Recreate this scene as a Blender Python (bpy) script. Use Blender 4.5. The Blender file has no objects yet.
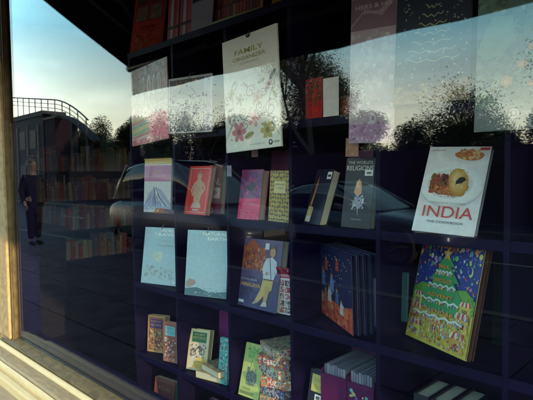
import bpy, bmesh, math, random
from mathutils import Vector, Matrix, Euler
R = math.radians
S = bpy.context.scene
C = S.collection

# ------------------------------------------------------------------ camera
AZ, PITCH, ROLL = R(45.6), R(2.75), R(0.7)
z_ = Vector((0, 0, 1))
f0 = Vector((-math.cos(AZ), math.sin(AZ), 0)); r0 = Vector((math.sin(AZ), math.cos(AZ), 0))
fw = f0 * math.cos(PITCH) - z_ * math.sin(PITCH); u0 = r0.cross(fw)
rt = r0 * math.cos(ROLL) - u0 * math.sin(ROLL); up = u0 * math.cos(ROLL) + r0 * math.sin(ROLL)
cam = bpy.data.cameras.new('camera'); camo = bpy.data.objects.new('camera', cam); C.objects.link(camo)
camo.matrix_world = Matrix(((rt.x, up.x, -fw.x, 0), (rt.y, up.y, -fw.y, -1.0), (rt.z, up.z, -fw.z, 1.5), (0, 0, 0, 1)))
cam.sensor_width = 36; cam.lens = 36 * 500 / 533; cam.clip_end = 3000; cam.clip_start = .02
S.camera = camo
S.render.resolution_x, S.render.resolution_y = 1024, 768

# ------------------------------------------------------------------ sky, sun, exposure
SUN_EL, SUN_OUT = R(12), R(76)       # SUN_OUT: angle from the street normal towards +x
sdir = Vector((math.sin(SUN_OUT) * math.cos(SUN_EL), -math.cos(SUN_OUT) * math.cos(SUN_EL), math.sin(SUN_EL)))
W = bpy.data.worlds.new('World'); S.world = W; W.use_nodes = True
nt = W.node_tree; nt.nodes.clear()
out = nt.nodes.new('ShaderNodeOutputWorld'); bg = nt.nodes.new('ShaderNodeBackground'); bg.inputs[1].default_value = .13
sky = nt.nodes.new('ShaderNodeTexSky'); sky.sky_type = 'NISHITA'; sky.sun_disc = False
sky.sun_elevation = SUN_EL; sky.sun_rotation = math.atan2(sdir.x, sdir.y)
sky.air_density = 1.0; sky.dust_density = 3.0; sky.ozone_density = 1.0
tc = nt.nodes.new('ShaderNodeTexCoord'); mp = nt.nodes.new('ShaderNodeMapping'); mp.inputs['Scale'].default_value = (1.2, 3.0, 8.0)
mp.inputs['Rotation'].default_value = (0, R(14), R(20))
nz = nt.nodes.new('ShaderNodeTexNoise'); nz.inputs['Scale'].default_value = 1.3; nz.inputs['Detail'].default_value = 7; nz.inputs['Roughness'].default_value = .55
cr = nt.nodes.new('ShaderNodeValToRGB'); cr.color_ramp.elements[0].position = .42; cr.color_ramp.elements[1].position = .72
cr.color_ramp.elements[1].color = (.75, .75, .75, 1)
mx = nt.nodes.new('ShaderNodeMix'); mx.data_type = 'RGBA'
L = nt.links.new
L(tc.outputs['Generated'], mp.inputs[0]); L(mp.outputs[0], nz.inputs[0]); L(nz.outputs[0], cr.inputs[0])
sx = nt.nodes.new('ShaderNodeSeparateXYZ'); hz = nt.nodes.new('ShaderNodeMapRange'); L(tc.outputs['Generated'], sx.inputs[0]); L(sx.outputs['Z'], hz.inputs[0])
hz.interpolation_type = 'SMOOTHSTEP'; hz.inputs[1].default_value = .0; hz.inputs[2].default_value = .60; hz.inputs[3].default_value = .97; hz.inputs[4].default_value = .30
mxx = nt.nodes.new('ShaderNodeMath'); mxx.operation = 'MULTIPLY_ADD'; mxx.use_clamp = True; mxx.inputs[1].default_value = .35; L(cr.outputs[0], mxx.inputs[0]); L(hz.outputs[0], mxx.inputs[2])
L(mxx.outputs[0], mx.inputs[0]); L(sky.outputs[0], mx.inputs[6]); hc = nt.nodes.new('ShaderNodeValToRGB'); L(sx.outputs['Z'], hc.inputs[0]); e0, e1 = hc.color_ramp.elements; e0.position = .05; e1.position = .27
e0.color = (1.18, 1.10, .76, 1); e1.color = (.26, .60, .72, 1); hs = nt.nodes.new('ShaderNodeVectorMath'); hs.operation = 'SCALE'; hs.inputs['Scale'].default_value = 12.5
cm = nt.nodes.new('ShaderNodeMath'); cm.operation = 'MULTIPLY_ADD'; cm.inputs[1].default_value = 4.0; cm.inputs[2].default_value = 12.0; L(cr.outputs[0], cm.inputs[0]); L(cm.outputs[0], hs.inputs['Scale']); L(hc.outputs[0], hs.inputs[0]); L(hs.outputs[0], mx.inputs[7])
L(mx.outputs[2], bg.inputs[0]); L(bg.outputs[0], out.inputs[0])
sun = bpy.data.lights.new('sun', 'SUN'); sun.energy = 2.0; sun.angle = R(.5); sun.color = (1, .74, .44)
so = bpy.data.objects.new('sun', sun); C.objects.link(so); so.rotation_euler = sdir.to_track_quat('Z', 'Y').to_euler()
S.view_settings.view_transform = 'Standard'; S.view_settings.look = 'None'; S.view_settings.gamma = 1
S.view_settings.exposure = 2.15
S.render.engine = 'CYCLES'
S.cycles.max_bounces = 10; S.cycles.transparent_max_bounces = 16

# ------------------------------------------------------------------ materials
MATS = {}
def mat(name, col, rough=.6, metal=0, noise=0., scale=20, bump=0., spec=.5, stretch=(1, 1, 1), col2=None):
    if name in MATS: return MATS[name]
    m = bpy.data.materials.new(name); m.use_nodes = True; n = m.node_tree.nodes; l = m.node_tree.links.new
    b = n['Principled BSDF']; b.inputs['Roughness'].default_value = rough; b.inputs['Metallic'].default_value = metal
    b.inputs['Specular IOR Level'].default_value = spec
    b.inputs['Base Color'].default_value = (*col, 1)
    if noise or bump or col2:
        t = n.new('ShaderNodeTexCoord'); mpn = n.new('ShaderNodeMapping'); mpn.inputs['Scale'].default_value = stretch
        x = n.new('ShaderNodeTexNoise'); x.inputs['Scale'].default_value = scale; x.inputs['Detail'].default_value = 6
        l(t.outputs['Object'], mpn.inputs[0]); l(mpn.outputs[0], x.inputs[0])
        rmp = n.new('ShaderNodeValToRGB'); rmp.color_ramp.elements[0].position = .35; rmp.color_ramp.elements[1].position = .65
        c2 = col2 or tuple(c * (1 + noise) for c in col); c1 = col if col2 else tuple(c * (1 - noise) for c in col)
        rmp.color_ramp.elements[0].color = (*c1, 1); rmp.color_ramp.elements[1].color = (*c2, 1)
        l(x.outputs[0], rmp.inputs[0]); l(rmp.outputs[0], b.inputs['Base Color'])
        if bump:
            bp = n.new('ShaderNodeBump'); bp.inputs['Strength'].default_value = bump; bp.inputs['Distance'].default_value = .01
            l(x.outputs[0], bp.inputs['Height']); l(bp.outputs[0], b.inputs['Normal'])
    MATS[name] = m; return m

def printed_mat(name, rough, mot):
    """ink on paper or board: the local colour comes from the artwork, a fine noise varies it as print does"""
    m = bpy.data.materials.new(name); m.use_nodes = True; n = m.node_tree.nodes; l = m.node_tree.links.new
    b = n['Principled BSDF']; b.inputs['Roughness'].default_value = rough
    a = n.new('ShaderNodeAttribute'); a.attribute_name = 'Col'
    t = n.new('ShaderNodeTexCoord'); x = n.new('ShaderNodeTexNoise'); x.inputs['Scale'].default_value = 60; x.inputs['Detail'].default_value = 6
    l(t.outputs['Object'], x.inputs[0])
    mr = n.new('ShaderNodeMapRange'); mr.inputs[1].default_value = .3; mr.inputs[2].default_value = .7
    mr.inputs[3].default_value = 1 - mot; mr.inputs[4].default_value = 1 + mot
    l(x.outputs[0], mr.inputs[0])
    mu = n.new('ShaderNodeVectorMath'); mu.operation = 'SCALE'; l(a.outputs['Color'], mu.inputs[0]); l(mr.outputs[0], mu.inputs['Scale'])
    l(mu.outputs[0], b.inputs['Base Color'])
    bp = n.new('ShaderNodeBump'); bp.inputs['Strength'].default_value = .08; bp.inputs['Distance'].default_value = .002
    l(x.outputs[0], bp.inputs['Height']); l(bp.outputs[0], b.inputs['Normal'])
    return m
PRINT = printed_mat('printed_board', .42, .07)
GLOSSY = printed_mat('printed_gloss', .28, .10)

def pages_mat():
    m = bpy.data.materials.new('page_edges'); m.use_nodes = True; n = m.node_tree.nodes; l = m.node_tree.links.new
    b = n['Principled BSDF']; b.inputs['Roughness'].default_value = .8
    t = n.new('ShaderNodeTexCoord'); w = n.new('ShaderNodeTexWave'); w.bands_direction = 'Y'; w.inputs['Scale'].default_value = 220; w.inputs['Distortion'].default_value = .6
    r = n.new('ShaderNodeValToRGB'); r.color_ramp.elements[0].color = (.42, .36, .27, 1); r.color_ramp.elements[1].color = (.66, .6, .48, 1)
    l(t.outputs['Object'], w.inputs[0]); l(w.outputs[0], r.inputs[0]); l(r.outputs[0], b.inputs['Base Color'])
    return m
PAGES = pages_mat()

def glass_mat():
    """clear float glass: mirrors by Schlick's law on each face, lets the rest through"""
    m = bpy.data.materials.new('window_glass'); m.use_nodes = True; n = m.node_tree.nodes; l = m.node_tree.links.new
    n.clear(); o = n.new('ShaderNodeOutputMaterial'); mixs = n.new('ShaderNodeMixShader')
    tr = n.new('ShaderNodeBsdfTransparent'); tr.inputs[0].default_value = (.95, .965, .96, 1)
    gl = n.new('ShaderNodeBsdfGlossy'); gl.inputs['Roughness'].default_value = .012
    ge = n.new('ShaderNodeNewGeometry'); dt = n.new('ShaderNodeVectorMath'); dt.operation = 'DOT_PRODUCT'
    l(ge.outputs['Incoming'], dt.inputs[0]); l(ge.outputs['Normal'], dt.inputs[1])
    ab = n.new('ShaderNodeMath'); ab.operation = 'ABSOLUTE'; l(dt.outputs['Value'], ab.inputs[0])
    su = n.new('ShaderNodeMath'); su.operation = 'SUBTRACT'; su.inputs[0].default_value = 1; l(ab.outputs[0], su.inputs[1])
    pw = n.new('ShaderNodeMath'); pw.operation = 'POWER'; pw.inputs[1].default_value = 5; l(su.outputs[0], pw.inputs[0])
    ma = n.new('ShaderNodeMath'); ma.operation = 'MULTIPLY_ADD'; ma.inputs[1].default_value = .957; ma.inputs[2].default_value = .043
    l(pw.outputs[0], ma.inputs[0]); l(ma.outputs[0], mixs.inputs[0]); l(tr.outputs[0], mixs.inputs[1]); l(gl.outputs[0], mixs.inputs[2])
    l(mixs.outputs[0], o.inputs[0])
    return m
GLASS = glass_mat()

# ------------------------------------------------------------------ mesh helpers
class MB:
    def __init__(s): s.v = []; s.f = []; s.c = []; s.m = []
    def face(s, pts, col=(.5, .5, .5), mi=0):
        b = len(s.v); s.v += [tuple(p) for p in pts]; s.f.append(tuple(range(b, b + len(pts)))); s.c.append(col); s.m.append(mi)
    def box(s, x0, x1, y0, y1, z0, z1, col=(.5, .5, .5), mi=0, M=None):
        P = [Vector(p) for p in ((x0, y0, z0), (x1, y0, z0), (x1, y1, z0), (x0, y1, z0), (x0, y0, z1), (x1, y0, z1), (x1, y1, z1), (x0, y1, z1))]
        if M: P = [M @ p for p in P]
        b = len(s.v); s.v += [tuple(p) for p in P]
        for q in ((0, 3, 2, 1), (4, 5, 6, 7), (0, 1, 5, 4), (1, 2, 6, 5), (2, 3, 7, 6), (3, 0, 4, 7)):
            s.f.append(tuple(b + i for i in q)); s.c.append(col); s.m.append(mi)
        return s
    def tube(s, pts, r, n=8, col=(.5, .5, .5), mi=0, cap=True):
        pts = [Vector(p) for p in pts]; rs = r if isinstance(r, (list, tuple)) else [r] * len(pts); rings = []
        for i, p in enumerate(pts):
            d = (pts[min(i + 1, len(pts) - 1)] - pts[max(i - 1, 0)]).normalized()
            a = d.cross(Vector((0, 0, 1)) if abs(d.z) < .9 else Vector((1, 0, 0))).normalized(); b = d.cross(a)
            base = len(s.v)
            for k in range(n):
                t = 2 * math.pi * k / n; s.v.append(tuple(p + (a * math.cos(t) + b * math.sin(t)) * rs[i]))
            rings.append(base)
        for i in range(len(rings) - 1):
            for k in range(n):
                s.f.append((rings[i] + k, rings[i] + (k + 1) % n, rings[i + 1] + (k + 1) % n, rings[i + 1] + k)); s.c.append(col); s.m.append(mi)
        if cap:
            s.f.append(tuple(rings[0] + k for k in range(n))[::-1]); s.f.append(tuple(rings[-1] + k for k in range(n)))
            s.c += [col, col]; s.m += [mi, mi]
        return s
    def loft(s, rings, closed=True, col=(.5, .5, .5), mi=0, caps=True):
        bs = []
        for rg in rings: bs.append(len(s.v)); s.v += [tuple(p) for p in rg]
        n = len(rings[0])
        for i in range(len(rings) - 1):
            for k in range(n if closed else n - 1):
                s.f.append((bs[i] + k, bs[i] + (k + 1) % n, bs[i + 1] + (k + 1) % n, bs[i + 1] + k)); s.c.append(col); s.m.append(mi)
        if caps and closed:
            s.f.append(tuple(range(bs[0], bs[0] + n))[::-1]); s.f.append(tuple(range(bs[-1], bs[-1] + n))); s.c += [col] * 2; s.m += [mi] * 2
        return s
    def mesh(s, name, mats, smooth=False):
        me = bpy.data.meshes.new(name); me.from_pydata(s.v, [], s.f)
        for m in (mats if isinstance(mats, (list, tuple)) else [mats]): me.materials.append(m)
        at = me.color_attributes.new('Col', 'FLOAT_COLOR', 'CORNER'); buf = []
        for p in me.polygons:
            c = s.c[p.index]; buf += [c[0], c[1], c[2], 1.0] * p.loop_total
            p.material_index = s.m[p.index]; p.use_smooth = smooth
        at.data.foreach_set('color', buf)
        return me
    def build(s, name, mats, parent=None, smooth=False, bevel=0):
        o = bpy.data.objects.new(name, s.mesh(name, mats, smooth)); C.objects.link(o)
        if parent: o.parent = parent
        if bevel:
            b = o.modifiers.new('bevel', 'BEVEL'); b.width = bevel; b.segments = 2; b.limit_method = 'ANGLE'
        return o
def tag(o, label=None, cat=None, group=None, kind=None):
    if label: o['label'] = label
    if cat: o['category'] = cat
    if group: o['group'] = group
    if kind: o['kind'] = kind
    return o
def empty(name, loc=(0, 0, 0), rot=(0, 0, 0), **k):
    o = bpy.data.objects.new(name, None); C.objects.link(o); o.location = loc; o.rotation_euler = rot; o.empty_display_size = .1
    return tag(o, **k)

def text_mesh(s, w, h, bold=.0):
    """letters as a mesh, exactly w wide and h high, standing in the xz plane, centred on the origin"""
    cu = bpy.data.curves.new('lettering', 'FONT'); cu.body = s; cu.size = 1; cu.offset = bold; cu.align_x = 'CENTER'; cu.extrude = .0
    o = bpy.data.objects.new('lettering', cu); C.objects.link(o)
    dg = bpy.context.evaluated_depsgraph_get(); me = bpy.data.meshes.new_from_object(o.evaluated_get(dg))
    bpy.data.objects.remove(o); xs = [v.co.x for v in me.vertices]; ys = [v.co.y for v in me.vertices]
    x0, x1, y0, y1 = min(xs), max(xs), min(ys), max(ys)
    for v in me.vertices:
        v.co = Vector(((v.co.x - (x0 + x1) / 2) / (x1 - x0) * w, 0, (v.co.y - (y0 + y1) / 2) / (y1 - y0) * h))
    return me
def ink(col):
    k = 'ink_%02x%02x%02x' % tuple(int(max(0, min(1, c)) * 255) for c in col)
    return mat(k, col, .45)

class Art:
    """flat printed shapes on a rectangle w x h in the xz plane facing -y; u, v run 0..1"""
    def __init__(s, w, h, y=0., seed=1): s.w, s.h, s.y, s.k, s.mb, s.rnd = w, h, y, 0, MB(), random.Random(seed)
    def _p(s, pts, col):
        s.k += 1; y = s.y - 0.000008 * (s.k + 2)
        q = [((min(.995, max(.005, u)) - .5) * s.w, y, min(.995, max(.005, v)) * s.h) for u, v in pts]
        ar = sum(q[i][0] * q[(i + 1) % len(q)][2] - q[(i + 1) % len(q)][0] * q[i][2] for i in range(len(q)))
        if abs(ar) < 1e-8: return
        if ar < 0: q.reverse()
        s.mb.face(q, col)
    def rect(s, u0, v0, u1, v1, col): s._p([(u0, v0), (u1, v0), (u1, v1), (u0, v1)], col)
    def poly(s, pts, col): s._p(pts, col)
    def ell(s, u, v, ru, rv, col, n=14, jit=0, rot=0):
        P = []
        for i in range(n):
            t = 2 * math.pi * i / n; k = 1 + s.rnd.uniform(-jit, jit)
            a, b = ru * math.cos(t) * k, rv * math.sin(t) * k      # both radii as shares of the width
            P.append((u + a * math.cos(rot) - b * math.sin(rot), v + (a * math.sin(rot) + b * math.cos(rot)) * s.w / s.h))
        s._p(P, col)
    def stroke(s, pts, wd, col):
        for (a, b), (c, d) in zip(pts, pts[1:]):
            dx, dy = (c - a) * s.w, (d - b) * s.h; l = math.hypot(dx, dy) or 1; nx, ny = -dy / l * wd / 2 / s.w * s.w, dx / l * wd / 2 / s.w * s.w
            nu, nv = nx, ny * s.w / s.h
            s._p([(a + nu, b + nv), (c + nu, d + nv), (c - nu, d - nv), (a - nu, b - nv)], col)
    def blobs(s, u0, v0, u1, v1, n, size, cols, jit=.35, asp=1.):
        n, size = int(n * 2.4), size * .62
        for i in range(n):
            c = s.rnd.choice(cols); k = s.rnd.uniform(.75, 1.25); c = tuple(min(.95, x * k) for x in c)
            z = size * s.rnd.uniform(.4, 1.3)
            s.ell(s.rnd.uniform(u0, u1), s.rnd.uniform(v0, v1), z, z * asp, c, 9, jit, s.rnd.uniform(0, 3))
    def ring(s, u, v, r, wd, col, n=18):
        s.stroke([(u + r * math.cos(2 * math.pi * i / n), v + r * s.w / s.h * math.sin(2 * math.pi * i / n)) for i in range(n + 1)], wd, col)
    def words(s, txt, u, v, wu, hv, col, parent, bold=.0, name='title'):
        s.k += 1
        me = text_mesh(txt, wu * s.w, hv * s.h, bold); me.materials.append(ink(col))
        o = bpy.data.objects.new(name, me); C.objects.link(o); o.parent = parent
        o.location = ((u - .5) * s.w, s.y - 0.000008 * (s.k + 4) - .0010, v * s.h)
        return o

def book(q, t, base, art, label, cat='book', name='book', pages=True, spine=None, group=None, gloss=False, seed=1):
    """hardback or paperback standing face out; front cover in the local xz plane, thickness towards +y"""
    X, Y, Z, w, h, rx, ry, rz = q
    e = empty(name, (X, Y, Z), (R(rx), R(ry), R(rz)), label=label, cat=cat, group=group)
    a = Art(w, h, 0, seed); mb = a.mb; sp = spine or base; c = .0022 if t > .012 else .0008
    mb.box(-w / 2, w / 2, 0, c, 0, h, base)                     # front board
    mb.box(-w / 2, w / 2, t - c, t, 0, h, sp)                   # back board
    mb.box(-w / 2, -w / 2 + c, c, t - c, 0, h, sp)              # spine
    if art: art(a, e)
    mb.build('cover', GLOSSY if gloss else PRINT, e)
    if pages:
        MB().box(-w / 2 + c, w / 2 - .004, c, t - c, .003, h - .003).build('page_block', PAGES, e)
    return e
def sheet(q, t, base, art, label, cat, name, gloss=False, seed=1, hook=True):
    X, Y, Z, w, h, rx, ry, rz = q
    e = empty(name, (X, Y, Z), (R(rx), R(ry), R(rz)), label=label, cat=cat)
    a = Art(w, h, 0, seed); a.mb.box(-w / 2, w / 2, 0, t, 0, h, base)
    if art: art(a, e)
    a.mb.build('cover', GLOSSY if gloss else PRINT, e)
    if hook:
        m = MB(); m.tube([(0, -.004, h - .012), (0, .004, h + .012), (0, .03, h + .02)], .0022, 6); m.build('hanging_hook', METAL, e)
    return e
def copy_tree(o, parent=None):
    c = o.copy(); C.objects.link(c)
    if parent: c.parent = parent
    for ch in list(o.children): copy_tree(ch, c)
    return c

METAL = mat('dull_metal', (.35, .35, .37), .35, 1)
NAVY = mat('navy_laminate', (.0045, .0018, .024), .55, spec=.12, noise=.25, scale=6, stretch=(1, 1, 12))
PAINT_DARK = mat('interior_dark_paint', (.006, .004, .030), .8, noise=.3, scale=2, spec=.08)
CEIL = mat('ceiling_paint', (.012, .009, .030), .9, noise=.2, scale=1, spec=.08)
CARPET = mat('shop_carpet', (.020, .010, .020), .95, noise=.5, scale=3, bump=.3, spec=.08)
FRAME = mat('frame_paint', (.090, .066, .032), .5, noise=.25, scale=40, stretch=(.6, 1, .5), bump=.4, spec=.08)
CREAM = mat('sill_cream_paint', (.50, .38, .20), .55, scale=38, stretch=(.45, 1, 1), bump=.35, col2=(.54, .42, .23))
TAN = mat('sill_worn_paint', (.22, .155, .085), .6, scale=45, stretch=(.4, 1, 1), bump=.35, col2=(.28, .20, .11))
RENDER = mat('painted_render', (.34, .22, .10), .8, noise=.2, scale=30, bump=.5)

# ------------------------------------------------------------------ shop shell
def wallbox(name, args, m, label, cat='wall'):
    return tag(MB().box(*args).build(name, m), label, cat, kind='structure')
GX0, GX1, SILL, HEAD = -2.968, 2.6, .606, 2.98
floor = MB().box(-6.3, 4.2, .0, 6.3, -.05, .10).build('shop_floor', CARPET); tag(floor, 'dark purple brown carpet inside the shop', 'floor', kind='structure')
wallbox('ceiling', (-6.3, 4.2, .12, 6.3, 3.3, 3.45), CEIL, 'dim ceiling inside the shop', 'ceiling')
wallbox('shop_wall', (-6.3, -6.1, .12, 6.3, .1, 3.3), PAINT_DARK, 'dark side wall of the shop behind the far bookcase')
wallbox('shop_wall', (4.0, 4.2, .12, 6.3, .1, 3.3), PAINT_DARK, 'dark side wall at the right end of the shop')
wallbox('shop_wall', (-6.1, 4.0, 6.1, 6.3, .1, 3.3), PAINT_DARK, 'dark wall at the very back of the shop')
fr = MB()
fr.box(-9.5, GX0 - .036, -.0, .12, 0, 3.6); fr.box(GX1 + .1, 7.5, 0, .12, 0, 3.6); fr.box(GX0 - .19, GX1 + .1, 0, .12, 0, SILL - .075); fr.box(GX0 - .19, GX1 + .1, 0, .12, HEAD + .08, 3.6)
fr.box(-9.5, 7.5, 0, .3, 3.603, 7.2)
tag(fr.build('shop_front_wall', RENDER), 'warm cream rendered shop front wall round the display window', 'wall', kind='structure')

# ------------------------------------------------------------------ display window: pane, frame, sill
win = empty('display_window', (0, 0, 0), label='large shop display window with reflections in its glass and a worn painted frame', cat='window')
MB().box(GX0 + .001, GX1, .003, .009, SILL, HEAD).build('pane', GLASS, win)
f = MB()
def prof(pts, x0, x1, m, name, bev=.004):
    b = MB(); b.loft([[(x, y, z) for y, z in pts] for x in (x0, x1)]); return b.build(name, m, win, bevel=bev)
prof([(-.045, SILL - .074), (.012, SILL - .074), (.012, SILL - .002), (.003, SILL - .002), (-.012, SILL - .008), (-.045, SILL - .026)], GX0 - .1, GX1, FRAME, 'lower_rail')
prof([(-.072, SILL - .078), (-.0475, SILL - .078), (-.0475, SILL - .030), (-.056, SILL - .026), (-.068, SILL - .033), (-.072, SILL - .042)], GX0 - .16, GX1, CREAM, 'glazing_bead')
prof([(-.045, HEAD + .08), (.055, HEAD + .08), (.055, HEAD), (-.045, HEAD)], GX0 - .1, GX1, FRAME, 'head_rail')
post = MB(); post.loft([[(GX0, -.008, z), (GX0, .012, z), (GX0 - .0345, .012, z), (GX0 - .0345, -.018, z), (GX0 - .010, -.018, z), (GX0 - .008, -.012, z), (GX0 - .002, -.010, z)] for z in (SILL - .045, HEAD)])
post.build('side_post', FRAME, win, bevel=.002)
MB().box(GX0 - .034, GX0 - .0005, .0125, .135, SILL - .06, HEAD).build('inner_reveal', PAINT_DARK, win)
MB().box(GX0, GX1, .0125, .135, SILL - .06, SILL - .004).build('inner_ledge', PAINT_DARK, win)
tag(MB().box(GX1, GX1 + .1, -.05, .055, SILL - .07, HEAD).build('side_post', FRAME, win))
sl = MB()
rnd = random.Random(4)
def sillstrip(pts, name, m, wav=.0):
    xs = [-3.25 + i * .06 for i in range(98)]; rings = []
    for x in xs:
        o = [wav * (math.sin(x * 7.3) * .5 + math.sin(x * 19.1 + 1) * .35 + rnd.uniform(-.25, .25)) for _ in pts]
        rings.append([(x, y + (o[i] if y < -.08 else 0), z) for i, (y, z) in enumerate(pts)])
    b = MB(); b.loft(rings); return b.build(name, m, win, smooth=False)
sillstrip([(-.128, SILL - .115), (-.0725, SILL - .115), (-.0725, SILL - .044), (-.100, SILL - .047), (-.122, SILL - .052), (-.128, SILL - .060)], 'sill_board', TAN, .0022)
sillstrip([(-.150, SILL - .14), (-.1295, SILL - .14), (-.1295, SILL - .064), (-.136, SILL - .060), (-.146, SILL - .066), (-.150, SILL - .075)], 'sill_nosing', CREAM, .0012)
sillstrip([(-.185, SILL - .17), (-.1515, SILL - .17), (-.1515, SILL - .088), (-.165, SILL - .086), (-.180, SILL - .09), (-.185, SILL - .10)], 'sill_step', CREAM, .0010)
sillstrip([(-.29, SILL - .26), (-.1865, SILL - .26), (-.1865, SILL - .135), (-.23, SILL - .145), (-.28, SILL - .155), (-.29, SILL - .165)], 'outer_sill', TAN, .001)
pl = MB(); pl.loft([[(GX0 - .035 + d, -.008, z), (GX0 - .035 + d, -.030 - d, z), (GX0 - .60, -.030, z), (GX0 - .60, -.001, z), (GX0 - .035, -.001, z)] for z, d in ((.575, -.012), (.60, .0), (HEAD, 0), (3.5, 0))])
tag(pl.build('pilaster', RENDER, None, bevel=.012), 'warm cream pilaster at the left edge of the window', 'pilaster', kind='structure')

# ------------------------------------------------------------------ shelving unit
UY, UX0, UX1, PX, PZ = .375, -2.31, .28, .368, .375
ROW = {1: 1.70, 2: 1.322, 3: .955, 4: .580, 5: .205}; TOP = 2.14
unit = empty('shelving_unit', (UX0, UY, .1), label='tall navy black cube shelving unit filled with books facing the window', cat='shelving')
def upart(name, *a):
    o = MB().box(*a).build(name, NAVY, unit, bevel=.0015); o.location = (-UX0, -UY, -.1); return o
DX = [-2.330, -1.950, -1.575, -1.223, -.854, -.465, -.105, .255]
for i, x in enumerate(DX):
    upart('side_panel' if i in (0, 7) else 'divider', x - .008, x + .008, UY, UY + .36, .1, TOP - .0315)
for z in ROW.values():
    for a, b in zip(DX, DX[1:]): upart('shelf', a + .0085, b - .0085, UY + .001, UY + .36, z - .03, z)
upart('top_panel', DX[0] - .010, DX[-1] + .010, UY - .002, UY + .37, TOP - .031, TOP)
upart('back_panel', DX[0] - .010, DX[-1] + .010, UY + .361, UY + .369, .1, TOP - .0315)
upart('plinth', DX[0] + .015, DX[-1] - .015, UY + .02, UY + .35, .1, .17)

exec_items = True
Q = {
'T1':(-2.280,0.442,2.141,0.216,0.368,-13.1,-2.0,17.2),'P1':(-2.124,0.360,1.670,0.331,0.384,-1.8,-3.8,-0.6),
'P2':(-1.780,0.340,1.693,0.272,0.244,0,1.6,6.4),'ORG':(-1.342,0.300,1.598,0.296,0.430,-0.1,-2.5,-0.6),
'RC1':(-1.170,0.450,1.701,0.089,0.154,-1.9,-1.2,-8.2),'RC2':(-1.112,0.451,1.701,0.067,0.143,-1.8,-0.7,3.3),
'HH':(-0.862,0.345,1.599,0.152,0.445,0.8,2.1,6.2),'P5':(-0.663,0.340,1.700,0.212,0.337,-3.5,0.8,9.5),
'P6':(-0.455,0.330,1.608,0.159,0.365,-2.3,0.6,-0.4),'NB':(-2.163,0.414,1.323,0.200,0.270,-3.4,0.1,8.0),
'BUD':(-1.860,0.420,1.325,0.157,0.230,-11.8,0.4,3.4),'HNL':(-1.805,0.487,1.326,0.092,0.230,-7.0,-0.4,2.5),
'PNK':(-1.489,0.408,1.323,0.121,0.207,-10.1,0.0,3.3),'PAT':(-1.316,0.406,1.323,0.110,0.197,-4.0,0.9,-1.8),
'REL':(-0.954,0.395,1.323,0.113,0.236,-8.1,0.9,1.0),'IND':(-0.653,0.395,1.326,0.187,0.278,-23.1,2.4,2.1),
'WT':(-2.160,0.408,0.957,0.236,0.289,-9.5,-0.8,13.3),'NE':(-1.775,0.404,0.957,0.230,0.300,-7.7,-0.8,15.4),
'HIM':(-1.444,0.406,0.960,0.237,0.283,-10.6,-1.4,-3.2),'RIB':(-1.305,0.427,0.958,0.064,0.170,-2.3,-1.3,4.3),
'NAT':(-1.096,0.470,0.960,0.355,0.272,1.2,-0.7,-33.0),'ADV':(-0.695,0.430,0.972,0.322,0.336,-14.3,-4.1,-31.2),
'BKa':(-2.231,0.433,0.583,0.116,0.190,-5.9,-1.5,16.4),'BKb':(-2.057,0.403,0.583,0.096,0.197,-3.5,-1.4,10.6),
'BKc':(-1.877,0.424,0.583,0.114,0.190,-14.6,-0.8,17.7),'BKe':(-1.670,0.409,0.582,0.055,0.201,-7.6,-0.7,5.5),
'GRN':(-1.489,0.396,0.581,0.112,0.216,-15.6,-0.1,4.4),'BKf':(-1.140,0.398,0.583,0.088,0.195,-12.0,0.6,0.7),
'CDL':(-1.158,0.413,1.323,0.095,0.211,-19.2,0.3,-13.1)}
WHT = (.78, .76, .72); INKB = (.02, .02, .03); RED = (.55, .04, .04)

# --- top row, standing on the unit
def a_T1(a, e):
    a.rect(0, 0, 1, 1, (.88, .08, .03)); a.rect(.06, .50, .94, .97, (.60, .05, .03))
    for u0, u1 in ((.10, .44), (.52, .88)):
        a.rect(u0, .52, u1, .74, (.40, .30, .16)); a.rect(u0, .78, u1, .95, (.20, .10, .06))
        a.blobs(u0 + .02, .53, u1 - .02, .73, 14, .03, [(.5, .42, .25), (.2, .1, .05), (.55, .1, .05)])
    a.stroke([(.05, .75), (.95, .77)], .03, (.5, .08, .05)); a.stroke([(.48, .5), (.5, 1)], .03, (.5, .08, .05))
    a.words('DOORS', .5, .40, .5, .06, (.12, .01, .02), e); a.blobs(.1, .05, .9, .34, 70, .035, [(.8, .12, .05), (.5, .04, .02), (.7, .3, .1)])
sheet(Q['T1'], .006, (.4, .05, .03), a_T1, 'red calendar picturing a door, at the left end of the top shelf', 'calendar', 'calendar', hook=False)
def a_gift(a, e):
    for i, c in enumerate([(.75, .06, .05), (.85, .82, .75), (.7, .05, .05), (.8, .14, .1)]): a.rect(.04 + i * .235, .0, .25 + i * .235, 1, c)
    a.rect(.02, .30, .98, .36, (.08, .03, .04)); a.ring(.4, .33, .10, .012, (.12, .08, .06)); a.stroke([(.38, .33), (.4, 1)], .02, (.6, .5, .2))
for k, (x, y, w, hh, base, lab) in enumerate([(-2.05, .45, .085, .26, (.4, .05, .05), 'red striped gift roll box beside the red door calendar'), (-1.955, .455, .085, .27, (.55, .5, .45), 'red and white striped box with a tied cord on the top shelf')]):
    book((x, y, 2.143, w, hh, -5, 0, 4), .05, base, a_gift, lab, 'box', 'gift_box', pages=False, seed=k + 3)
sheet((-1.815, .44, 2.143, .145, .16, -6, 0, 3), .004, (.55, .45, .45), lambda a, e: (a.rect(.05, .04, .95, .96, (.58, .48, .48)),), 'plain grey card leaning in front of the top shelf boxes', 'card', 'card', hook=False)
def a_rows(a, e):
    a.rect(0, 0, 1, 1, (.12, .03, .03))
    for i in range(15):
        for j in range(3): a.rect(i / 15 + .005, j / 3 + .01, (i + .8) / 15, (j + .9) / 3, a.rnd.choice([(.7, .1, .06), (.45, .08, .05), (.8, .35, .15), (.5, .05, .06), (.2, .06, .15)]))
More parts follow.
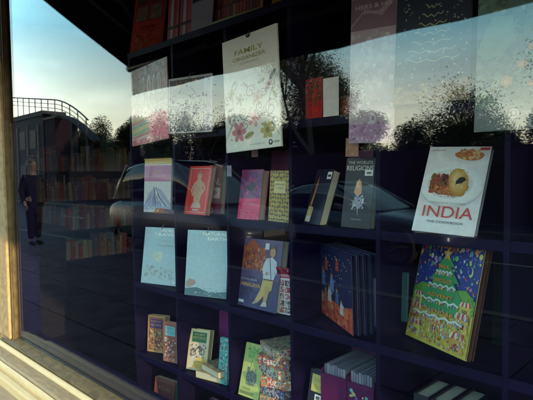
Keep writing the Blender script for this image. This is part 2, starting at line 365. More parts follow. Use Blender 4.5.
book((-1.60, .47, 2.17, .31, .24, -4, 0, 0), .03, (.2, .05, .05), a_rows, 'dark red patterned box standing on the olive green box', 'box', 'patterned_box', pages=False)
MBo = book((-1.60, .440, 2.142, .325, .036, 0, 1.0, 0), .16, (.55, .54, .08), lambda a, e: (a.blobs(.1, .2, .9, .8, 30, .008, [(.2, .2, .05), (.4, .4, .12)]), a.words('2012', .88, .5, .07, .3, (.08, .1, .02), e)), 'long olive green box lying flat on the top shelf', 'box', 'flat_box', pages=False)
book((-1.345, .43, 2.142, .05, .20, -12, 14, 4), .02, (.85, .30, .06), lambda a, e: (a.blobs(.1, .1, .9, .9, 40, .10, [(.6, .3, .1), (.5, .12, .05), (.7, .45, .2)]),), 'narrow orange book tilted on the top shelf above the white organizer calendar', 'book', 'book')
book((-1.29, .44, 2.142, .045, .21, -10, 12, 4), .015, (.20, .17, .24), None, 'narrow grey book tilted behind the orange one on the top shelf', 'book', 'book')
book((-1.40, .50, 2.142, .05, .24, -4, 4, 0), .03, (.03, .03, .09), None, 'dark navy book between the olive box and the orange book', 'book', 'book')
for k, (x, c) in enumerate([(-1.20, (.10, .05, .10)), (-1.08, (.03, .03, .07)), (-.92, (.09, .03, .05))]):
    book((x, .50, 2.142, .1, .22, -4, 0, 0), .03, c, None, ['dull purple book on the top shelf', 'black book on the top shelf above the two red cards', 'dull maroon book on the top shelf near the narrow mauve calendar'][k])

# --- hanging calendars
def a_P1(a, e):
    a.rect(0, .48, 1, 1, (.48, .14, .08)); a.blobs(.05, .5, .95, .98, 70, .05, [(.4, .18, .1), (.22, .06, .05), (.45, .3, .22)])
    for u in (.52, .66, .80): a.ell(u, .72, .05, .17, (.62, .56, .50), 14, .12); a.ell(u, .72, .028, .11, (.35, .12, .08), 12, .1)
    a.blobs(.08, .55, .4, .9, 20, .05, [(.5, .4, .33), (.35, .2, .15)])
    a.rect(0, .0, 1, .48, (.60, .42, .42)); a.rect(.5, .0, 1, .36, (.85, .04, .16))
    for i, c in enumerate([(.45, .10, .12), (.15, .35, .12), (.55, .45, .10), (.12, .30, .25), (.5, .15, .1), (.55, .5, .2)]):
        a.poly([(.03, .08 + i * .045), (.5, .12 + i * .045), (.5, .155 + i * .045), (.03, .115 + i * .045)], c)
    a.blobs(.05, .36, .95, .47, 40, .04, [(.5, .08, .15), (.7, .5, .45), (.4, .05, .08)])
    a.rect(.0, .0, 1, .07, (.62, .05, .14)); a.blobs(.55, .05, .97, .33, 30, .05, [(.68, .04, .14), (.8, .14, .25)])
    a.blobs(.05, .005, .95, .06, 16, .03, [(.6, .4, .4), (.3, .03, .08)])
sheet(Q['P1'], .006, (.4, .2, .15), a_P1, 'brown and pink calendar with striped lower half, hanging highest at the far left column', 'calendar', 'calendar', gloss=True)
def a_P2(a, e):
    a.rect(.0, .0, 1, 1, (.42, .42, .48)); a.rect(.03, .03, .84, .96, (.06, .05, .10)); a.rect(.86, .03, .97, .96, (.16, .16, .34))
    a.blobs(.1, .82, .7, .93, 12, .03, [(.35, .15, .08), (.5, .3, .15)]); a.rect(.05, .08, .82, .62, (.24, .26, .32))
    a.blobs(.05, .1, .8, .55, 90, .04, [(.3, .32, .36), (.18, .2, .26), (.4, .4, .38)])
    a.blobs(.05, .03, .82, .14, 30, .03, [(.05, .06, .12), (.12, .13, .2)])
sheet(Q['P2'], .006, (.5, .5, .55), a_P2, 'dark calendar with a thin pale border and a landscape, second hanging from the left', 'calendar', 'calendar', gloss=True)
def a_ORG(a, e):
    a.rect(0, 0, 1, 1, (.84, .82, .77)); a.ell(.5, 1.0, .05, .05, (.02, .02, .05))
    a.words('FAMILY', .50, .865, .52, .045, (.36, .32, .08), e, .01); a.words('ORGANIZER', .50, .805, .60, .034, (.36, .32, .08), e, .01); a.words('2012 CALENDAR', .5, .76, .34, .014, (.3, .3, .28), e)
    a.rect(.0, .08, 1, .62, (.86, .82, .78)); rr = a.rnd
    P = [(.62, .22, .28), (.60, .16, .20), (.70, .42, .42)]; G = [(.45, .38, .10), (.52, .46, .22), (.38, .33, .12)]
    def petals(u, v, r, n, c, c2):
        for i in range(n):
            t = 6.283 * i / n; a.ell(u + r * .62 * math.cos(t), v + r * .62 * math.sin(t) * a.w / a.h, r * .45, r * .30, c, 12, .06, t)
        a.ell(u, v, r * .3, r * .3, c2)
    def leaf(u, v, l, t, c): a.ell(u, v, l, l * .42, c, 12, .05, t); a.stroke([(u - l * math.cos(t), v - l * math.sin(t) * a.w / a.h), (u + l * math.cos(t), v + l * math.sin(t) * a.w / a.h)], .006, INKB)
    def curl(u, v, r, c, s=1):
        a.stroke([(u + r * (1 - i / 26) * math.cos(s * i * .42), v + r * (1 - i / 26) * math.sin(s * i * .42) * a.w / a.h) for i in range(22)], .008, c)
    petals(.26, .17, .13, 6, (.62, .20, .26), (.3, .06, .1)); petals(.55, .27, .11, 5, (.66, .30, .34), (.45, .1, .15)); petals(.62, .44, .10, 5, (.66, .45, .36), (.5, .2, .2))
    petals(.78, .15, .12, 6, (.50, .42, .14), (.3, .22, .05)); petals(.30, .45, .08, 5, (.5, .45, .4), (.2, .2, .2))
    for u, v, l, t, c in [(.14, .52, .08, 1.2, G[0]), (.20, .60, .06, .6, G[1]), (.45, .13, .09, .3, G[2]), (.82, .52, .09, 1.0, P[0]), (.92, .44, .07, 2.0, G[1]), (.70, .57, .07, .3, G[0]), (.08, .30, .07, 1.8, P[2]), (.42, .57, .06, 2.5, P[2]), (.90, .60, .08, .8, (.3, .3, .34)), (.12, .38, .05, .2, (.3, .3, .34))]: leaf(u, v, l, t, c)
    for u, v, r, s in [(.85, .33, .12, 1), (.36, .33, .10, -1), (.16, .27, .09, 1), (.66, .36, .08, -1), (.5, .5, .09, 1), (.92, .22, .08, -1), (.40, .22, .07, 1), (.06, .46, .07, 1), (.74, .48, .06, -1)]: curl(u, v, r, (.10, .09, .14), s)
    for i in range(26): a.ell(rr.uniform(.05, .95), rr.uniform(.1, .62), .010, .010, rr.choice([INKB, P[0], G[0]]))
    a.stroke([(.02, .12), (.2, .3), (.16, .5), (.3, .62)], .006, INKB); a.stroke([(.98, .1), (.8, .28), (.86, .45), (.98, .6)], .006, INKB)
    a.rect(.0, .0, 1, .085, (.85, .83, .78)); a.ell(.83, .045, .035, .035, INKB, 18); a.ell(.83, .048, .016, .018, WHT); a.words('OXFAM', .925, .045, .10, .016, INKB, e, .01, 'logo_text'); a.words('IN SUPPORT OF', .60, .045, .26, .010, (.25, .25, .25), e, 0, 'small_text')
sheet(Q['ORG'], .007, (.84, .82, .77), a_ORG, 'white family organizer calendar with pink and gold flowers', 'calendar', 'calendar')
def a_HH(a, e):
    a.rect(0, 0, 1, 1, (.42, .32, .40)); a.rect(0, .78, 1, 1, (.20, .11, .16)); a.words('HERS & HIS', .5, .935, .80, .030, (.50, .45, .48), e, .01); a.words('FAMILY CALENDAR', .5, .892, .46, .014, (.45, .4, .42), e)
    a.poly([(0, .80), (.3, .9), (.7, .86), (1, .97), (1, .99), (.6, .89), (.3, .92), (0, .82)], (.35, .22, .28))
    a.blobs(.05, .12, .95, .75, 60, .10, [(.48, .42, .48), (.40, .35, .42), (.52, .48, .5)]); a.rect(0, .0, 1, .13, (.38, .20, .36))
    a.blobs(.02, .01, .98, .14, 40, .05, [(.45, .3, .45), (.3, .14, .28), (.5, .38, .48)]); a.ell(.55, .17, .07, .10, (.6, .55, .6), 12); a.ell(.55, .17, .035, .05, (.3, .2, .3), 12)
sheet(Q['HH'], .006, (.42, .32, .40), a_HH, 'narrow mauve calendar with two joined titles, hanging in the middle of the display', 'calendar', 'calendar')
def a_P5(a, e):
    a.rect(0, 0, 1, 1, (.025, .035, .06)); rr = a.rnd
    for i in range(120): a.ell(rr.uniform(.03, .97), rr.uniform(.2, .98), rr.uniform(.006, .017), rr.uniform(.006, .017), rr.choice([(.5, .35, .3), (.3, .4, .4), (.45, .12, .1), (.2, .3, .2), (.5, .5, .4)]), 7)
    for k in range(8):
        v = .90 - k * .075; hw = .05 + k * .045; a.stroke([(.5 - hw + hw * 2 * i / 12, v + .012 * math.sin(i * 1.6) - .02 * math.sin(i / 12 * 3.14)) for i in range(13)], .014, (.35, .38, .22))
    a.ell(.5, .95, .03, .03, (.6, .5, .3)); a.poly([(0, .16), (.3, .10), (.7, .13), (1, .2), (1, 0), (0, 0)], (.22, .15, .08))
    a.blobs(.03, .02, .97, .17, 60, .03, [(.35, .22, .1), (.25, .08, .08), (.12, .08, .14), (.4, .33, .16)])
sheet(Q['P5'], .006, (.03, .03, .07), a_P5, 'dark starry calendar with strings of lights shaped as a tree, right of the mauve calendar', 'calendar', 'calendar', gloss=True)
def a_P6(a, e):
    a.rect(0, 0, 1, 1, (.10, .17, .13)); a.blobs(.02, .25, .98, .98, 90, .10, [(.13, .22, .16), (.08, .13, .12), (.18, .24, .14), (.10, .18, .18)])
    a.blobs(.02, .12, .98, .5, 60, .05, [(.05, .08, .09), (.09, .12, .10), (.15, .13, .08)])
    for u, v, r in [(.52, .62, .07), (.50, .33, .09), (.72, .44, .07), (.10, .12, .06), (.85, .55, .06), (.86, .3, .05)]: a.ell(u, v, r, r, (.42, .19, .08), 16, .12); a.ell(u, v, r * .5, r * .5, (.55, .30, .12), 12, .2)
    a.poly([(.05, .62), (.25, .80), (.55, .78), (.62, .60), (.38, .52), (.12, .50)], (.16, .25, .17))
    a.rect(0, .0, 1, .16, (.05, .07, .08)); a.ell(.62, .11, .075, .075, (.5, .5, .48), 20); a.ell(.62, .11, .055, .055, (.06, .08, .08), 20); a.ell(.62, .115, .026, .03, (.5, .5, .48)); a.words('OXFAM', .84, .11, .22, .028, (.45, .45, .42), e, .01, 'logo_text')
    a.words('2012 CALENDAR', .3, .105, .40, .02, (.35, .36, .33), e, 0, 'small_text'); a.blobs(.03, .02, .97, .06, 16, .02, [(.2, .12, .06), (.1, .1, .08)])
sheet(Q['P6'], .006, (.10, .16, .12), a_P6, 'green map calendar with orange spots and a round logo at the right edge', 'calendar', 'calendar', gloss=True)

# --- row 1
def a_RC1(a, e):
    a.rect(0, 0, 1, 1, (.55, .03, .04)); a.blobs(.03, .5, .97, .98, 60, .07, [(.05, .10, .06), (.08, .07, .08), (.3, .05, .05), (.2, .2, .15)])
    a.poly([(.25, .05), (.45, .52), (.6, .78), (.72, .5), (.8, .08)], (.85, .04, .04)); a.ell(.62, .45, .10, .20, (.08, .12, .08)); a.blobs(.1, .04, .9, .45, 26, .05, [(.6, .04, .05), (.4, .02, .03), (.1, .06, .06)])
card = empty('greeting_card', Q['RC1'][:3], (0, 0, R(-8)), label='open red greeting card with a dark floral cover on the second shelf from the top', cat='card')
a = Art(.089, .154, 0, 5); a.mb.box(-.0445, .0445, 0, .0012, 0, .154, (.4, .03, .04)); a_RC1(a, card); a.mb.build('front_leaf', PRINT, card)
o = MB().box(.045, .112, -.004, -.003, 0, .146, (.86, .83, .85)).build('inside_leaf', PRINT, card); o.rotation_euler = (0, 0, R(10))
def a_bird(a, e):
    a.rect(0, 0, 1, 1, (.14, .04, .05)); a.blobs(.05, .05, .95, .95, 40, .10, [(.3, .06, .04), (.15, .04, .05), (.4, .12, .06)]); a.ell(.45, .5, .3, .3, (.42, .08, .04), 14, .1); a.ell(.4, .62, .05, .05, (.6, .5, .4))
book((-1.045, .50, 1.702, .09, .085, -6, 0, 4), .03, (.2, .03, .04), a_bird, 'small dark red box half hidden by the mauve calendar', 'box', 'small_box', pages=False)
book((-.95, .372, 1.56, .048, .06, 0, 2, 3), .003, (.33, .15, .09), lambda a, e: (a.blobs(.05, .05, .95, .95, 12, .12, [(.4, .2, .12), (.28, .1, .07)]),), 'small brown card tag hanging below the mauve calendar', 'tag', 'card_tag', pages=False)
book((-.70, .60, 1.702, .115, .10, -2, 0, 0), .012, (.10, .09, .12), lambda a, e: (a.rect(.12, .12, .88, .88, (.04, .03, .06)), a.rect(.3, .2, .7, .8, (.12, .10, .13))), 'dim framed picture behind the dark starry calendar', 'picture', 'framed_picture', pages=False)

# --- row 2
def a_NB(a, e):
    a.rect(0, 0, 1, 1, (.66, .63, .66)); a.rect(0, .90, 1, 1, (.62, .40, .12)); a.rect(0, .58, 1, .88, (.52, .20, .38)); a.words('WALL ART', .42, .76, .5, .06, (.6, .4, .2), e); a.stroke([(.1, .68), (.8, .68)], .01, (.7, .5, .6))
    B = [(.12, .14, .32), (.22, .24, .42), (.38, .40, .55), (.75, .75, .78)]
    a.poly([(0, .12), (.18, .36), (.42, .47), (.66, .42), (1, .18), (1, .05), (0, .04)], B[2])
    for i in range(22):
        x = .42 + a.rnd.uniform(-.06, .06); t = a.rnd.uniform(-.5, .55); a.stroke([(x, .47), (x + t * .4, .33 - abs(t) * .1), (x + t, .12)], a.rnd.uniform(.012, .04), B[i % 4])
    a.stroke([(.42, .46), (.50, .36), (.46, .28), (.56, .2)], .02, (.6, .65, .3)); a.blobs(.05, .0, .95, .1, 20, .03, [(.7, .7, .72), (.4, .42, .55)])
nb = sheet(Q['NB'], .012, (.66, .63, .66), a_NB, 'spiral bound calendar with yellow top strip and blue mountain on the shelf', 'calendar', 'spiral_calendar', hook=False)
sp = MB(); w, h = Q['NB'][3], Q['NB'][4]
for i in range(17):
    x = -w / 2 + w * (i + .5) / 17; sp.tube([(x + .001 * math.cos(t), .006 + .010 * math.cos(t), h + .000 + .008 * math.sin(t)) for t in [k * .698 for k in range(10)]], .0012, 5)
sp.build('spiral_binding', mat('brass_wire', (.55, .38, .12), .35, 1), nb)
def a_BUD(a, e):
    a.rect(0, 0, 1, 1, (.72, .04, .035)); g = (.60, .42, .36); s = (.62, .36, .24)
    for q_ in ([(.09, .05), (.91, .05), (.91, .95), (.09, .95), (.09, .05)],): a.stroke(q_, .018, g)
    a.poly([(.28, .14), (.72, .14), (.66, .24), (.34, .24)], g); a.poly([(.38, .24), (.62, .24), (.70, .50), (.66, .66), (.56, .74), (.44, .74), (.34, .66), (.30, .50)], s)
    a.ell(.5, .79, .10, .12, s); a.ell(.5, .87, .055, .06, (.45, .2, .12)); a.stroke([(.34, .66), (.22, .5), (.30, .38)], .06, s); a.stroke([(.66, .66), (.80, .54), (.66, .42)], .06, s)
    a.stroke([(.34, .60), (.66, .46)], .012, (.40, .12, .08)); a.stroke([(.36, .52), (.64, .36)], .012, (.40, .12, .08)); a.stroke([(.4, .42), (.6, .27)], .012, (.4, .12, .08)); a.rect(.36, .08, .64, .115, g)
    for u in (.46, .54): a.ell(u, .80, .012, .008, (.25, .08, .05))
book(Q['BUD'], .025, (.45, .04, .03), a_BUD, 'red book with a standing golden statue on its cover', gloss=False)
def a_HNL(a, e):
    a.rect(0, 0, 1, 1, (.22, .06, .04)); a.words('HNL', .5, .66, .8, .13, (.55, .42, .33), e); a.rect(.1, .32, .9, .54, (.62, .42, .38)); a.ell(.5, .43, .2, .1, (.4, .2, .2)); a.rect(0, 0, 1, .26, (.20, .03, .08))
    a.ell(.25, .07, .20, .20, (.7, .7, .7), 20); a.ell(.25, .07, .15, .15, (.15, .1, .14), 20); a.stroke([(.15, .03), (.35, .11)], .05, (.7, .7, .7)); a.stroke([(.15, .11), (.35, .03)], .05, (.7, .7, .7))
book(Q['HNL'], .03, (.22, .06, .04), a_HNL, 'brown book with a round emblem, half behind the red statue book')
def a_PNK(a, e):
    a.rect(0, 0, 1, 1, (.75, .03, .16)); a.rect(0, .42, 1, 1, (.22, .06, .20)); a.blobs(.03, .45, .97, .97, 46, .08, [(.5, .04, .15), (.14, .07, .22), (.36, .08, .25), (.1, .05, .12)])
    a.poly([(.25, .62), (.5, .76), (.72, .68), (.6, .55)], (.05, .03, .07)); a.ell(.45, .80, .05, .05, (.6, .1, .1)); a.words('LETTERS', .5, .30, .6, .05, (.7, .35, .4), e); a.stroke([(.15, .2), (.85, .2)], .02, (.4, .02, .1)); a.blobs(.05, .03, .95, .16, 14, .05, [(.6, .08, .18), (.42, .02, .1)])
book(Q['PNK'], .038, (.50, .03, .12), a_PNK, 'thick pink and purple paperback with cream page edges', gloss=True)
def a_PAT(a, e):
    a.rect(0, 0, 1, 1, (.50, .36, .10)); rr = a.rnd
    for i in range(8):
        for j in range(12):
            u, v = (i + .5) / 8 + rr.uniform(-.02, .02), (j + .5) / 12 + rr.uniform(-.015, .015)
            a.ell(u, v, .055, .035, (.03, .03, .06), 8, .3, rr.uniform(0, 3)); a.ell(u, v, .02, .012, (.55, .45, .25), 6, .2)
    a.rect(.24, .56, .80, .80, (.70, .58, .30)); a.words('WRITE DOWN', .52, .73, .44, .035, INKB, e); a.words('A STORY', .52, .66, .34, .03, INKB, e)
book(Q['PAT'], .02, (.5, .36, .1), a_PAT, 'ochre book with a black leaf pattern and cream label')
def a_CDL(a, e):
    a.rect(0, 0, 1, 1, (.012, .012, .035)); a.poly([(.05, .04), (.36, .03), (.38, .30), (.08, .32)], (.62, .46, .20)); a.rect(.08, .05, .34, .14, (.62, .60, .55)); a.blobs(.08, .16, .34, .28, 10, .04, [(.5, .3, .1), (.65, .5, .25)])
    a.poly([(.13, .32), (.24, .32), (.30, .72), (.28, .88), (.20, .74)], (.50, .13, .05)); a.poly([(.17, .36), (.22, .36), (.26, .62)], (.7, .40, .15))
    a.rect(.72, .82, .98, .95, WHT); a.rect(.76, .86, .94, .90, INKB)
book(Q['CDL'], .036, (.012, .012, .035), a_CDL, 'black book with a burning candle, turned to show thick white page edges', seed=4)
def a_REL(a, e):
    a.rect(0, 0, 1, 1, (.010, .010, .022)); a.words('THE WORLD\'S', .5, .935, .84, .045, (.55, .48, .44), e, .005); a.words('RELIGIONS', .5, .855, .92, .07, (.60, .52, .46), e, .01)
    a.poly([(.36, .50), (.42, .66), (.52, .70), (.60, .64), (.62, .50), (.5, .44)], (.60, .27, .12)); a.ell(.48, .62, .06, .10, (.70, .42, .22), 12, .1)
    rr = a.rnd
    for i in range(13):
        t = i / 13 * 6.283; l = rr.uniform(.18, .38); a.poly([(.5 + .07 * math.cos(t - .3), .36 + .04 * math.sin(t - .3)), (.5 + l * math.cos(t), .36 + l * .55 * math.sin(t)), (.5 + .07 * math.cos(t + .3), .36 + .04 * math.sin(t + .3))], rr.choice([(.34, .34, .42), (.22, .22, .32), (.44, .44, .5)]))
    a.ell(.5, .37, .16, .16, (.30, .30, .38), 12, .3); a.blobs(.3, .26, .7, .46, 14, .04, [(.06, .06, .12), (.5, .5, .55)]); a.words('THIRD EDITION', .5, .12, .36, .02, (.4, .36, .34), e, 0, 'small_text')
    a.rect(.68, .745, .95, .83, WHT); a.rect(.74, .77, .90, .80, (.1, .1, .1))
book(Q['REL'], .036, (.010, .010, .022), a_REL, 'black book about religions with a flame and silver star')
def a_IND(a, e):
    a.rect(0, 0, 1, 1, (.82, .79, .80)); a.rect(.0, .35, 1, 1, (.78, .74, .76))
    [a.ell(.66, .92, .52 - .012 * q_, .22 - .006 * q_, (.84 - .010 * q_, .82 - .011 * q_, .82 - .010 * q_), 36) for q_ in range(14)]; a.ell(.68, .90, .24, .09, (.50, .16, .05), 16, .15); a.blobs(.54, .86, .84, .96, 24, .04, [(.6, .22, .08), (.45, .1, .04), (.65, .4, .2)])
    [a.ell(.49, .535 - .004 * q_, .52 - .005 * q_, .33, tuple(.74 - .03 * q_ for _ in range(3)), 30) for q_ in range(0)]; a.ell(.49, .525, .51, .36, (.64, .60, .63), 36); [a.ell(.48 - .002 * q_, .545 + .001 * q_, .50 - .013 * q_, .34 - .010 * q_, (.80 + .006 * q_, .79 + .006 * q_, .80 + .005 * q_), 40) for q_ in range(10)]; [a.ell(.46, .56 - .001 * q_, .37 - .010 * q_, .25 - .008 * q_, (.70 + .008 * q_, .68 + .008 * q_, .68 + .007 * q_), 36) for q_ in range(12)]; a.ell(.44, .53, .33, .16, (.42, .14, .05), 22, .1)
    a.blobs(.16, .46, .42, .66, 60, .045, [(.30, .05, .04), (.12, .03, .03), (.50, .10, .04), (.2, .12, .05)]); a.blobs(.22, .44, .75, .52, 36, .03, [(.5, .12, .03), (.65, .25, .06), (.4, .1, .05)])
    a.blobs(.2, .40, .72, .5, 24, .014, [(.6, .3, .2), (.4, .2, .1)]); [a.ell(.60 - .003 * q_, .58 + .003 * q_, .155 - .010 * q_, .25 - .016 * q_, (.50 + .022 * q_, .24 + .026 * q_, .04 + .02 * q_), 22, .05, .25) for q_ in range(13)]; a.blobs(.50, .49, .72, .70, 22, .016, [(.7, .42, .10), (.6, .28, .05), (.78, .58, .25)]); a.ell(.63, .60, .09, .05, (.03, .03, .03), 12, .2, .5)
    a.words('MADHUR COOKS', .5, .335, .56, .018, (.35, .32, .32), e, 0, 'small_text'); a.words('INDIA', .53, .235, .80, .125, (.60, .08, .07), e, 0); a.words('THE COOKBOOK', .52, .12, .60, .026, (.12, .10, .12), e, .01, 'small_text')
    a.words('100 RECIPES', .18, .95, .22, .014, (.3, .1, .1), e, 0, 'small_text'); a.rect(.84, .955, .985, .985, (.5, .04, .06))
book(Q['IND'], .022, (.82, .79, .80), a_IND, 'white cookbook about India with a bowl of orange curry', spine=(.3, .3, .38), gloss=False)
# small clutter on the shelf edge below the spiral calendar
book((-2.105, .385, 1.324, .075, .028, -40, 0, 6), .012, (.45, .10, .03), lambda a, e: (a.rect(.05, .1, .5, .9, (.55, .14, .05)), a.ell(.3, .5, .1, .1, (.7, .5, .4)), a.blobs(.5, .1, .95, .9, 16, .04, [(.5, .3, .2), (.3, .3, .35), (.15, .05, .05)])), 'small orange box on the shelf edge below the spiral calendar', 'box', 'small_box', pages=False)
book((-2.02, .383, 1.324, .085, .03, -50, 0, 6), .010, (.12, .08, .10), lambda a, e: (a.blobs(.03, .1, .97, .9, 30, .04, [(.5, .45, .42), (.3, .3, .35), (.15, .05, .05)]),), 'small glittery dark packet beside the orange box on the shelf edge', 'packet', 'packet', pages=False)
book((-1.50, .62, 1.324, .15, .29, -4, 0, 2), .012, (.16, .03, .12), None, 'plain dark purple folder standing behind the pink paperback', 'folder', 'folder')
book((-1.28, .60, 1.324, .10, .28, -4, 0, 0), .012, (.15, .03, .13), None, 'plain dark purple folder standing behind the ochre patterned book', 'folder', 'folder')
book((-1.08, .60, 1.324, .11, .27, -4, 0, 0), .012, (.18, .03, .12), None, 'plain dark purple folder left of the religions book', 'folder', 'folder')
book((-1.56, .374, 1.50, .028, .045, 0, 0, 0), .002, (.22, .20, .30), None, 'small grey ticket on the divider left of the pink paperback', 'ticket', 'ticket', pages=False)
book((-1.405, .372, 1.575, .035, .055, 0, 0, 0), .002, (.16, .05, .07), lambda a, e: (a.rect(.35, .6, .65, .95, (.5, .5, .55)),), 'small dark tag hanging below the white organizer calendar', 'tag', 'card_tag', pages=False)

# --- row 3
def a_WT(a, e):
    a.rect(0, 0, 1, 1, (.46, .58, .64)); a.rect(0, .3, 1, 1, (.45, .59, .66)); a.rect(0, .55, 1, 1, (.43, .58, .67)); a.words('WORLD', .70, .945, .50, .05, (.95, .95, .92), e, .02); a.words('TRAVEL', .62, .875, .66, .05, (.95, .95, .92), e, .02)
    a.words('2012', .7, .76, .4, .045, (.50, .50, .46), e, .01, 'small_text'); a.words('CALENDAR', .62, .68, .5, .035, (.42, .44, .42), e, 0, 'small_text')
    a.ell(.46, .48, .13, .13, (.62, .66, .58), 12, .2); a.ell(.38, .50, .08, .08, (.58, .62, .52), 10, .2); a.words('A YEAR OF JOURNEYS', .6, .06, .55, .02, (.6, .6, .6), e, 0, 'small_text'); a.ell(.94, .06, .03, .03, WHT)
    a.blobs(.1, .12, .9, .3, 24, .05, [(.44, .48, .48), (.47, .49, .46), (.36, .45, .48)])
sheet(Q['WT'], .008, (.36, .47, .54), a_WT, 'pale blue world travel calendar with a small island, leaning on the shelf', 'calendar', 'calendar')
def a_NE(a, e):
    a.rect(0, 0, 1, 1, (.48, .60, .66)); a.poly([(0, .32), (1, .38), (1, 1), (0, 1)], (.47, .61, .68)); a.rect(0, .6, 1, 1, (.44, .60, .69))
    a.words('NATURAL', .68, .945, .58, .05, (.95, .95, .92), e, .02); a.words('EARTH', .74, .875, .46, .05, (.95, .95, .92), e, .02); a.words('2012', .72, .79, .2, .03, (.55, .58, .56), e, 0, 'small_text')
    a.poly([(.0, .0), (1, .0), (1, .10), (.6, .07), (.3, .13), (0, .10)], (.12, .20, .24)); a.poly([(.02, .20), (.10, .25), (.24, .24), (.27, .18), (.12, .12), (.03, .12)], (.48, .33, .27)); a.ell(.8, .88, .001, .001, WHT)
    for i in range(30): a.ell(a.rnd.uniform(.25, .97), a.rnd.uniform(.02, .14), .03, .005, a.rnd.choice([(.4, .48, .5), (.2, .3, .34), (.55, .6, .6)]), 7)
sheet(Q['NE'], .008, (.37, .48, .55), a_NE, 'pale blue natural earth calendar with white title, right of the travel calendar', 'calendar', 'calendar')
def a_HIM(a, e):
    a.rect(0, 0, 1, 1, (.05, .05, .14)); a.rect(0, .42, 1, 1, (.10, .07, .17))
    a.poly([(0, .55), (0, .82), (.12, .94), (.26, .99), (.40, .90), (.55, .80), (.72, .66), (.80, .55)], (.38, .09, .04)); a.blobs(.02, .56, .60, .86, 60, .055, [(.45, .12, .05), (.28, .06, .05), (.5, .2, .08), (.18, .05, .08)])
    a.blobs(.02, .02, .6, .4, 30, .09, [(.05, .05, .15), (.07, .06, .18), (.04, .04, .1)]); a.words('MICHAEL PALIN', .24, .40, .42, .028, (.55, .5, .5), e, 0); a.words('HIMALAYA', .30, .325, .52, .055, (.65, .32, .10), e, .02); a.rect(.02, .05, .16, .09, (.6, .6, .6))
    tr = (.52, .36, .14); sk = (.45, .24, .15)
    a.poly([(.60, .43), (.86, .43), (.84, .30), (.66, .20), (.52, .09), (.44, .11), (.56, .28)], tr); a.poly([(.66, .34), (.80, .34), (.74, .12), (.66, .12)], (.45, .30, .12))
    a.poly([(.60, .44), (.58, .58), (.63, .73), (.78, .76), (.90, .70), (.90, .55), (.86, .43)], (.50, .52, .60)); a.stroke([(.64, .68), (.58, .55), (.80, .50)], .07, (.55, .56, .62)); a.stroke([(.88, .66), (.90, .54), (.70, .52)], .06, (.44, .46, .55))
    a.ell(.78, .83, .07, .085, sk, 14); a.poly([(.71, .86), (.74, .92), (.83, .92), (.86, .85), (.80, .89)], (.12, .08, .06)); a.stroke([(.78, .79), (.78, .75)], .05, sk); a.ell(.68, .52, .04, .03, sk); a.rect(.62, .425, .86, .445, (.15, .08, .05))
    a.stroke([(.72, .75), (.80, .45)], .018, (.10, .08, .10)); a.poly([(.38, .05), (.52, .09), (.50, .13), (.42, .10)], (.40, .28, .2)); a.poly([(.60, .05), (.76, .06), (.74, .12), (.66, .12)], (.5, .45, .4))
    a.rect(.58, .86, .68, .95, (.62, .6, .62))
book(Q['HIM'], .035, (.06, .05, .14), a_HIM, 'travel book with a man in tan trousers before red mountains', gloss=False, spine=(.08, .06, .16))
def a_RIB(a, e):
    a.rect(0, 0, 1, 1, (.66, .62, .62)); cols = [(.45, .05, .07), (.08, .07, .10), (.35, .3, .32), (.6, .1, .12)]
    for j in range(5):
        for i in range(2): a.rect(.06 + i * .47, .04 + j * .155, .47 + i * .47, .17 + j * .155, cols[(i + j) % 4]); a.blobs(.08 + i * .47, .05 + j * .155, .45 + i * .47, .16 + j * .155, 7, .09, [(.5, .3, .28), (.1, .08, .1), (.6, .55, .5)])
    a.rect(0, .84, 1, 1, (.40, .02, .08)); a.words('FRIENDS', .5, .90, .7, .05, (.7, .6, .6), e)
rb = book(Q['RIB'], .03, (.66, .6, .6), a_RIB, 'small white photo box tied with a red ribbon', 'box', 'photo_box', pages=False)
m = MB()
for s in (-1, 1): m.tube([(0, .0, .165), (s * .014, -.010, .182), (s * .03, -.008, .18), (s * .026, -.006, .162), (0, -.003, .163)], [.003, .006, .007, .006, .003], 6)
m.build('ribbon_bow', mat('red_ribbon', (.45, .02, .05), .4), rb, smooth=True)
def a_NAT(a, e):
    a.rect(0, 0, 1, 1, (.016, .018, .07)); a.poly([(0, .22), (.3, .30), (.7, .26), (1, .34), (1, 0), (0, 0)], (.50, .07, .04)); a.blobs(.02, .02, .98, .26, 60, .05, [(.55, .10, .05), (.42, .04, .03), (.6, .18, .08)])
    F = [(.30, (.45, .06, .05), .80, .10), (.62, (.40, .05, .05), .84, .09), (.20, (.12, .18, .40), .60, .12), (.46, (.14, .22, .48), .58, .13), (.38, (.55, .50, .45), .40, .12), (.72, (.5, .5, .5), .30, .10), (.26, (.5, .1, .08), .36, .10), (.60, (.08, .12, .25), .42, .10), (.16, (.5, .3, .15), .30, .08)]
    for u, c, v, s in F:
        a.poly([(u - s * .5, v - s * 1.3), (u + s * .5, v - s * 1.3), (u + s * .34, v), (u + s * .12, v + s * .3), (u - s * .2, v + s * .3), (u - s * .4, v - .02)], c); a.ell(u - s * .03, v + s * .45, s * .24, s * .27, (.50, .28, .18)); a.ell(u - s * .03, v + s * .6, s * .24, s * .14, (.1, .05, .04))
        a.stroke([(u + s * .2, v), (u + s * .7, v - s * .25)], .02, c)
    for i in range(34): a.ell(a.rnd.uniform(.02, .98), a.rnd.uniform(.5, .98), .008, .008, (.5, .5, .45), 6)
q = list(Q['NAT']); cx, cy = q[0], q[1]
nv = Vector((math.sin(R(33)), math.cos(R(33)), 0))   # front normal is -this
